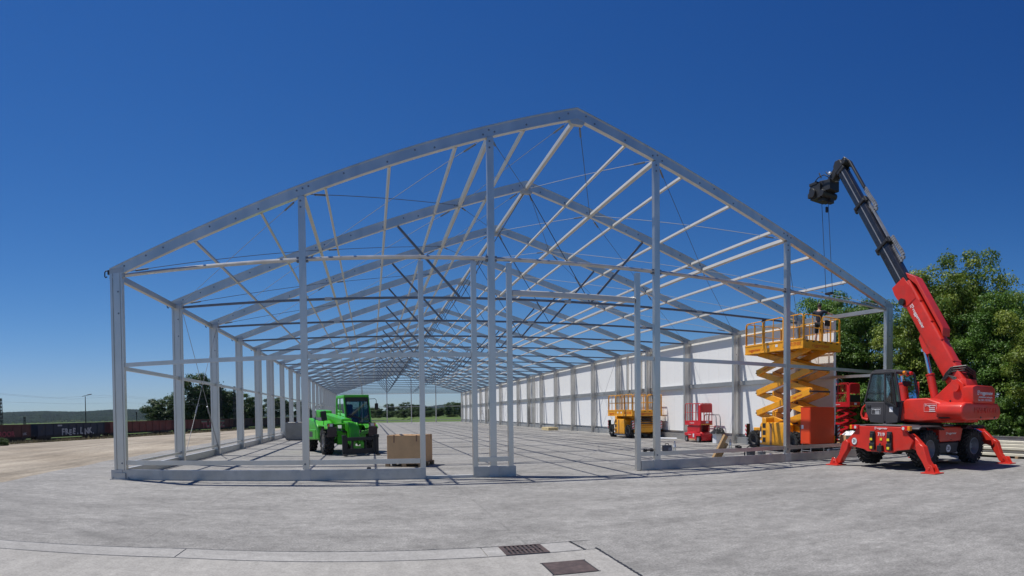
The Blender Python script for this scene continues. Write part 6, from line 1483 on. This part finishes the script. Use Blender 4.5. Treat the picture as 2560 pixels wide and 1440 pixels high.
for k, off in enumerate((0.0, 1.5, 4.5, 6.0)):
    o = MB().bar(tp(-60, off, -1.32), tp(150, off, -1.32), 0.07, 0.15).build('rail', 'steel_dark'); tag(o, 'steel rail of the siding, %s of four' % ('nearest', 'second', 'third', 'farthest')[k], 'rail', 'rails of the siding')
slp = MB().box((0, 0.75, 0), (0.26, 2.5, 0.12)).mesh('sleeper', 'rust_iron')
# weeds along the foot of the ballast
wv, wf_ = [], []
for i in range(9000):
    s = rng.uniform(-30, 120); off = -rng.uniform(7.6, 13.0); p = tp(s, off); zz = ter_z(p.x, p.y); h = rng.uniform(0.12, 0.55) * (0.4 + 0.6 * (math.sin(s * 0.7) * 0.5 + 0.5)); a = rng.uniform(0, PI); w_ = rng.uniform(0.06, 0.2); lx, ly = rng.uniform(-.12, .12, 2)
    k = len(wv); wv += [(p.x - math.cos(a) * w_, p.y - math.sin(a) * w_, zz), (p.x + math.cos(a) * w_, p.y + math.sin(a) * w_, zz), (p.x + lx, p.y + ly, zz + h)]; wf_.append((k, k + 1, k + 2))
mat('weed', (0.24, 0.20, 0.10), 0.9, 0, 0.5, 0.4)
o = MB(); o.v, o.f = wv, wf_; o = o.build('weeds', 'weed', smooth=False); tag(o, 'dry grass and weeds along the foot of the ballast', kind='stuff')
def wagon(s0, s1, m, label, graf=None):
    L = s1 - s0; c = tp((s0 + s1) / 2, 0.75, -1.25); t = empty('freight_wagon', c, trk_rz, label, 'freight wagon', 'open freight wagons on the siding')
    # local: x along the track, -y towards the camera
    Hf, Hb = 0.62, 2.55
    MB().b2((-L / 2 + 0.45, -1.4, Hf), (L / 2 - 0.45, 1.4, Hf + 0.10)).build('floor', 'steel_dark', t)
    MB().b2((-L / 2 + 0.4, -1.30, Hf - 0.26), (L / 2 - 0.4, -1.12, Hf)).b2((-L / 2 + 0.4, 1.12, Hf - 0.26), (L / 2 - 0.4, 1.30, Hf)).build('side_sill', 'steel_dark', t)
    for s in (-1, 1):
        MB().b2((-L / 2 + 0.45, s * 1.40, Hf), (L / 2 - 0.45, s * 1.36, Hb)).build('side_wall', m, t)
        MB().b2((-L / 2 + 0.42, s * 1.47, Hb - 0.10), (L / 2 - 0.42, s * 1.35, Hb + 0.02)).build('top_rail', m, t)
    n = 9
    for i in range(n + 1):
        x = -L / 2 + 0.5 + (L - 1.0) * i / n
        MB().b2((x - 0.06, -1.49, Hf - 0.1), (x + 0.06, -1.401, Hb - 0.1)).build('stake', m, t)
    for s in (-1, 1):
        MB().b2((s * (L / 2 - 0.45), -1.36, Hf), (s * (L / 2 - 0.41), 1.36, Hb)).build('end_wall', m, t)
        for y in (-0.85, 0.85): MB().tube([(s * (L / 2 - 0.4), y, Hf - 0.05), (s * (L / 2 - 0.05), y, Hf - 0.05)], 0.09, 8).lathe([(0, 0.001), (0, 0.22), (s * 0.05, 0.22), (s * 0.06, 0.001)], 12, 'x', (s * (L / 2 - 0.06), y, Hf - 0.05)).build('buffer', 'steel_dark', t)
        bo = empty_part('bogie', t, (s * (L / 2 - 2.4), 0, 0))
    return t
bogie_me = MB()
for y in (-1.05, 1.05): bogie_me.b2((-1.3, y - 0.07, 0.30), (1.3, y + 0.07, 0.55)).b2((-0.35, y - 0.10, 0.15), (0.35, y + 0.10, 0.6)).b2((-1.15, y - 0.10, 0.2), (-0.65, y + 0.10, 0.48)).b2((0.65, y - 0.1, 0.2), (1.15, y + 0.1, 0.48))
bogie_me = bogie_me.mesh('bogie', 'steel_dark')
ws_me = MB()
for y in (-0.72, 0.72): ws_me.lathe([(y - 0.06, 0.001), (y - 0.06, 0.44), (y + 0.06, 0.44), (y + 0.06, 0.001)], 20, 'y')
ws_me.tube([(0, -0.7, 0), (0, 0.7, 0)], 0.08, 8); ws_me = ws_me.mesh('wheelset', 'steel_dark')
def empty_part(name, parent, loc):
    o = inst(bogie_me, 'bogie', parent, loc)
    for x in (-0.9, 0.9): inst(ws_me, 'wheelset', o, (x, 0, 0.44))
    return o
w1 = wagon(-13.0, 3.6, 'wag_brown', 'brown open freight wagon at the left edge with pale graffiti')
w2 = wagon(4.2, 21.0, 'wag_blue', 'dark blue open freight wagon with white FREE LINK graffiti')
w3 = wagon(21.7, 42.0, 'wag_red', 'plain rusty red open freight wagon behind the corner column')
w4 = wagon(44.6, 69.2, 'wag_red', 'rusty red open freight wagon with coloured graffiti')
w5 = wagon(73.2, 90.2, 'wag_brown', 'dark red freight wagon seen past the fourth left column')
w6 = wagon(91.0, 108.0, 'wag_brown', 'dark red freight wagon far down the siding')
w7 = wagon(108.8, 125.8, 'wag_brown', 'farthest dark red freight wagon of the siding')
gx_ = -2.4
for i_, ch in enumerate('FREE. LINK.'):
    if ch == ' ': gx_ += 0.55; continue
    sz = (1.45, 1.3, 1.25, 1.35, 1.3, 1, 1.5, 1.2, 1.35, 1.3, 1.2)[i_]
    text('graffiti', ch, sz, 'graf_white', w2, (gx_, -1.50, 1.12 + 0.10 * math.sin(i_ * 2.3)), (1, 0, 0.16 * math.sin(i_ * 1.7)), (0.12, 0, 1), sx=0.95, bold=0.055)
    gx_ += 0.42 if ch in '.I' else 0.86
MB().b2((-3.6, -1.505, 2.1), (-2.6, -1.50, 2.35)).build('plate', 'graf_white', w2, smooth=False)
text('graffiti', 'ROOR', 1.1, 'graf_pink', w1, (3.0, -1.50, 1.15), (1, 0, 0), (0, 0, 1), bold=0.02)
text('graffiti', 'HK', 0.6, 'graf_white', w1, (6.6, -1.50, 1.1), (1, 0, 0.1), (0, 0, 1))
for s_, m_, zz, of in (('TURKIZ', 'graf_teal', 1.50, 0.0), ('TURKIZ', 'graf_sand', 1.42, 0.005), ('TURKIZ', 'graf_pink', 1.20, 0.010)):
    text('graffiti', s_, 1.75, m_, w4, (1.4, -1.495 - of, zz), (1, 0, 0), (0, 0, 1), sx=1.7, bold=0.05)
# masts
def lattice_mast(x, y, z, H, label, arm=0):
    t = empty('lattice_mast', (x, y, z), trk_rz, label, 'mast', 'lattice masts of the railway'); a, b_ = 0.30, 0.16
    for sx in (-1, 1):
        for sy in (-1, 1): MB().bar((sx * a, sy * a, 0), (sx * b_, sy * b_, H), 0.08, 0.08).build('chord', 'steel_dark', t)
    n = int(H / 0.6)
    for i in range(n):
        z0, z1 = H * i / n, H * (i + 1) / n; k0 = a + (b_ - a) * i / n; k1 = a + (b_ - a) * (i + 1) / n; s = 1 if i % 2 else -1
        MB().bar((s * k0, -k0, z0), (-s * k1, -k1, z1), 0.05, 0.05).bar((s * k0, k0, z0), (-s * k1, k1, z1), 0.05, 0.05).bar((-k0, s * k0, z0), (-k1, -s * k1, z1), 0.05, 0.05).bar((k0, s * k0, z0), (k1, -s * k1, z1), 0.05, 0.05).build('lacing', 'steel_dark', t)
    if arm: MB().bar((0, 0, H * 0.9), (0, -arm, H * 0.92), 0.06, 0.06).bar((0, 0, H), (0, -arm * 0.8, H * 0.92), 0.04, 0.04).build('cantilever', 'steel_dark', t)
    return t
for (u, D, H, lb, arm) in ((3, 106, 7.6, 'dark lattice mast at the left edge', 0), (62, 150, 4.6, 'short dark lattice mast above the brown wagon', 0), (553, 146, 11.4, 'lattice mast right of the tall loose tree', 2.5), (588, 143, 10.6, 'lattice mast nearest the third left column', 0), (832, 190, 9.6, 'lattice mast left of the green machine, left of the pair', 2), (843, 196, 9.0, 'lattice mast left of the green machine, right of the pair', 2)):
    x, y = pol(u, D); lattice_mast(x, y, -1.6 if u < 800 else -0.9, H, lb, arm)
x, y = pol(215, 118); lp = empty('lamp_post', (x, y, -1.6), trk_rz, 'tall dark lamp post with angled head behind the blue wagon', 'lamp post')
MB().tube([(0, 0, 0), (0, 0, 8.0)], 0.12, 10, r2=0.07).build('pole', 'steel_dark', lp); MB().bar((-0.9, 0, 8.0), (1.0, 0, 8.35), 0.12, 0.08).build('bracket', 'steel_dark', lp); MB().box((1.25, 0, 8.40), (1.1, 0.35, 0.16), (0, -0.15, 0)).build('lamp_head', 'mid_grey', lp, bevel=0.03)
x, y = pol(342, 150); lq = empty('signal_post', (x, y, -1.6), 0, 'thin dark post right of the corner column behind the red wagon', 'post'); MB().tube([(0, 0, 0), (0, 0, 5.0)], 0.10, 8).build('pole', 'steel_dark', lq); MB().box((0, 0, 4.8), (0.3, 0.2, 0.7)).build('signal_head', 'steel_dark', lq, bevel=0.03)
for k, (off, z, sag) in enumerate(((3.0, 4.9, 0.3), (3.0, 6.2, 0.8), (8.5, 6.6, 0.8))):
    pts = []
    for i in range(-8, 30): pts += [tp(i * 8, off, z - sag * (0.5 - 0.5 * math.cos(i * PI / 2)))]
    o = MB().tube(pts, 0.010, 4).build('overhead_wire', 'galv'); tag(o, ('lowest overhead wire above the wagons', 'middle overhead wire above the wagons', 'farthest overhead wire beyond the wagons')[k], 'wire', 'overhead wires')
# ================================================================ air: a faint even haze that greys the far hills
hz_m = bpy.data.materials.new('haze_air'); hz_m.use_nodes = True; nt = hz_m.node_tree
nt.nodes.remove(nt.nodes['Principled BSDF'])
pv = nt.nodes.new('ShaderNodeVolumePrincipled'); pv.inputs['Color'].default_value = (0.62, 0.75, 0.92, 1); pv.inputs['Density'].default_value = 0.00005; pv.inputs['Anisotropy'].default_value = 0.3
nt.links.new(pv.outputs[0], nt.nodes['Material Output'].inputs['Volume'])
hb = MB().b2((-3200, -400, -9), (3200, 3400, 75)).build('haze', hz_m, None, smooth=False); tag(hb, 'faint blue haze over the far fields and hills', kind='stuff')
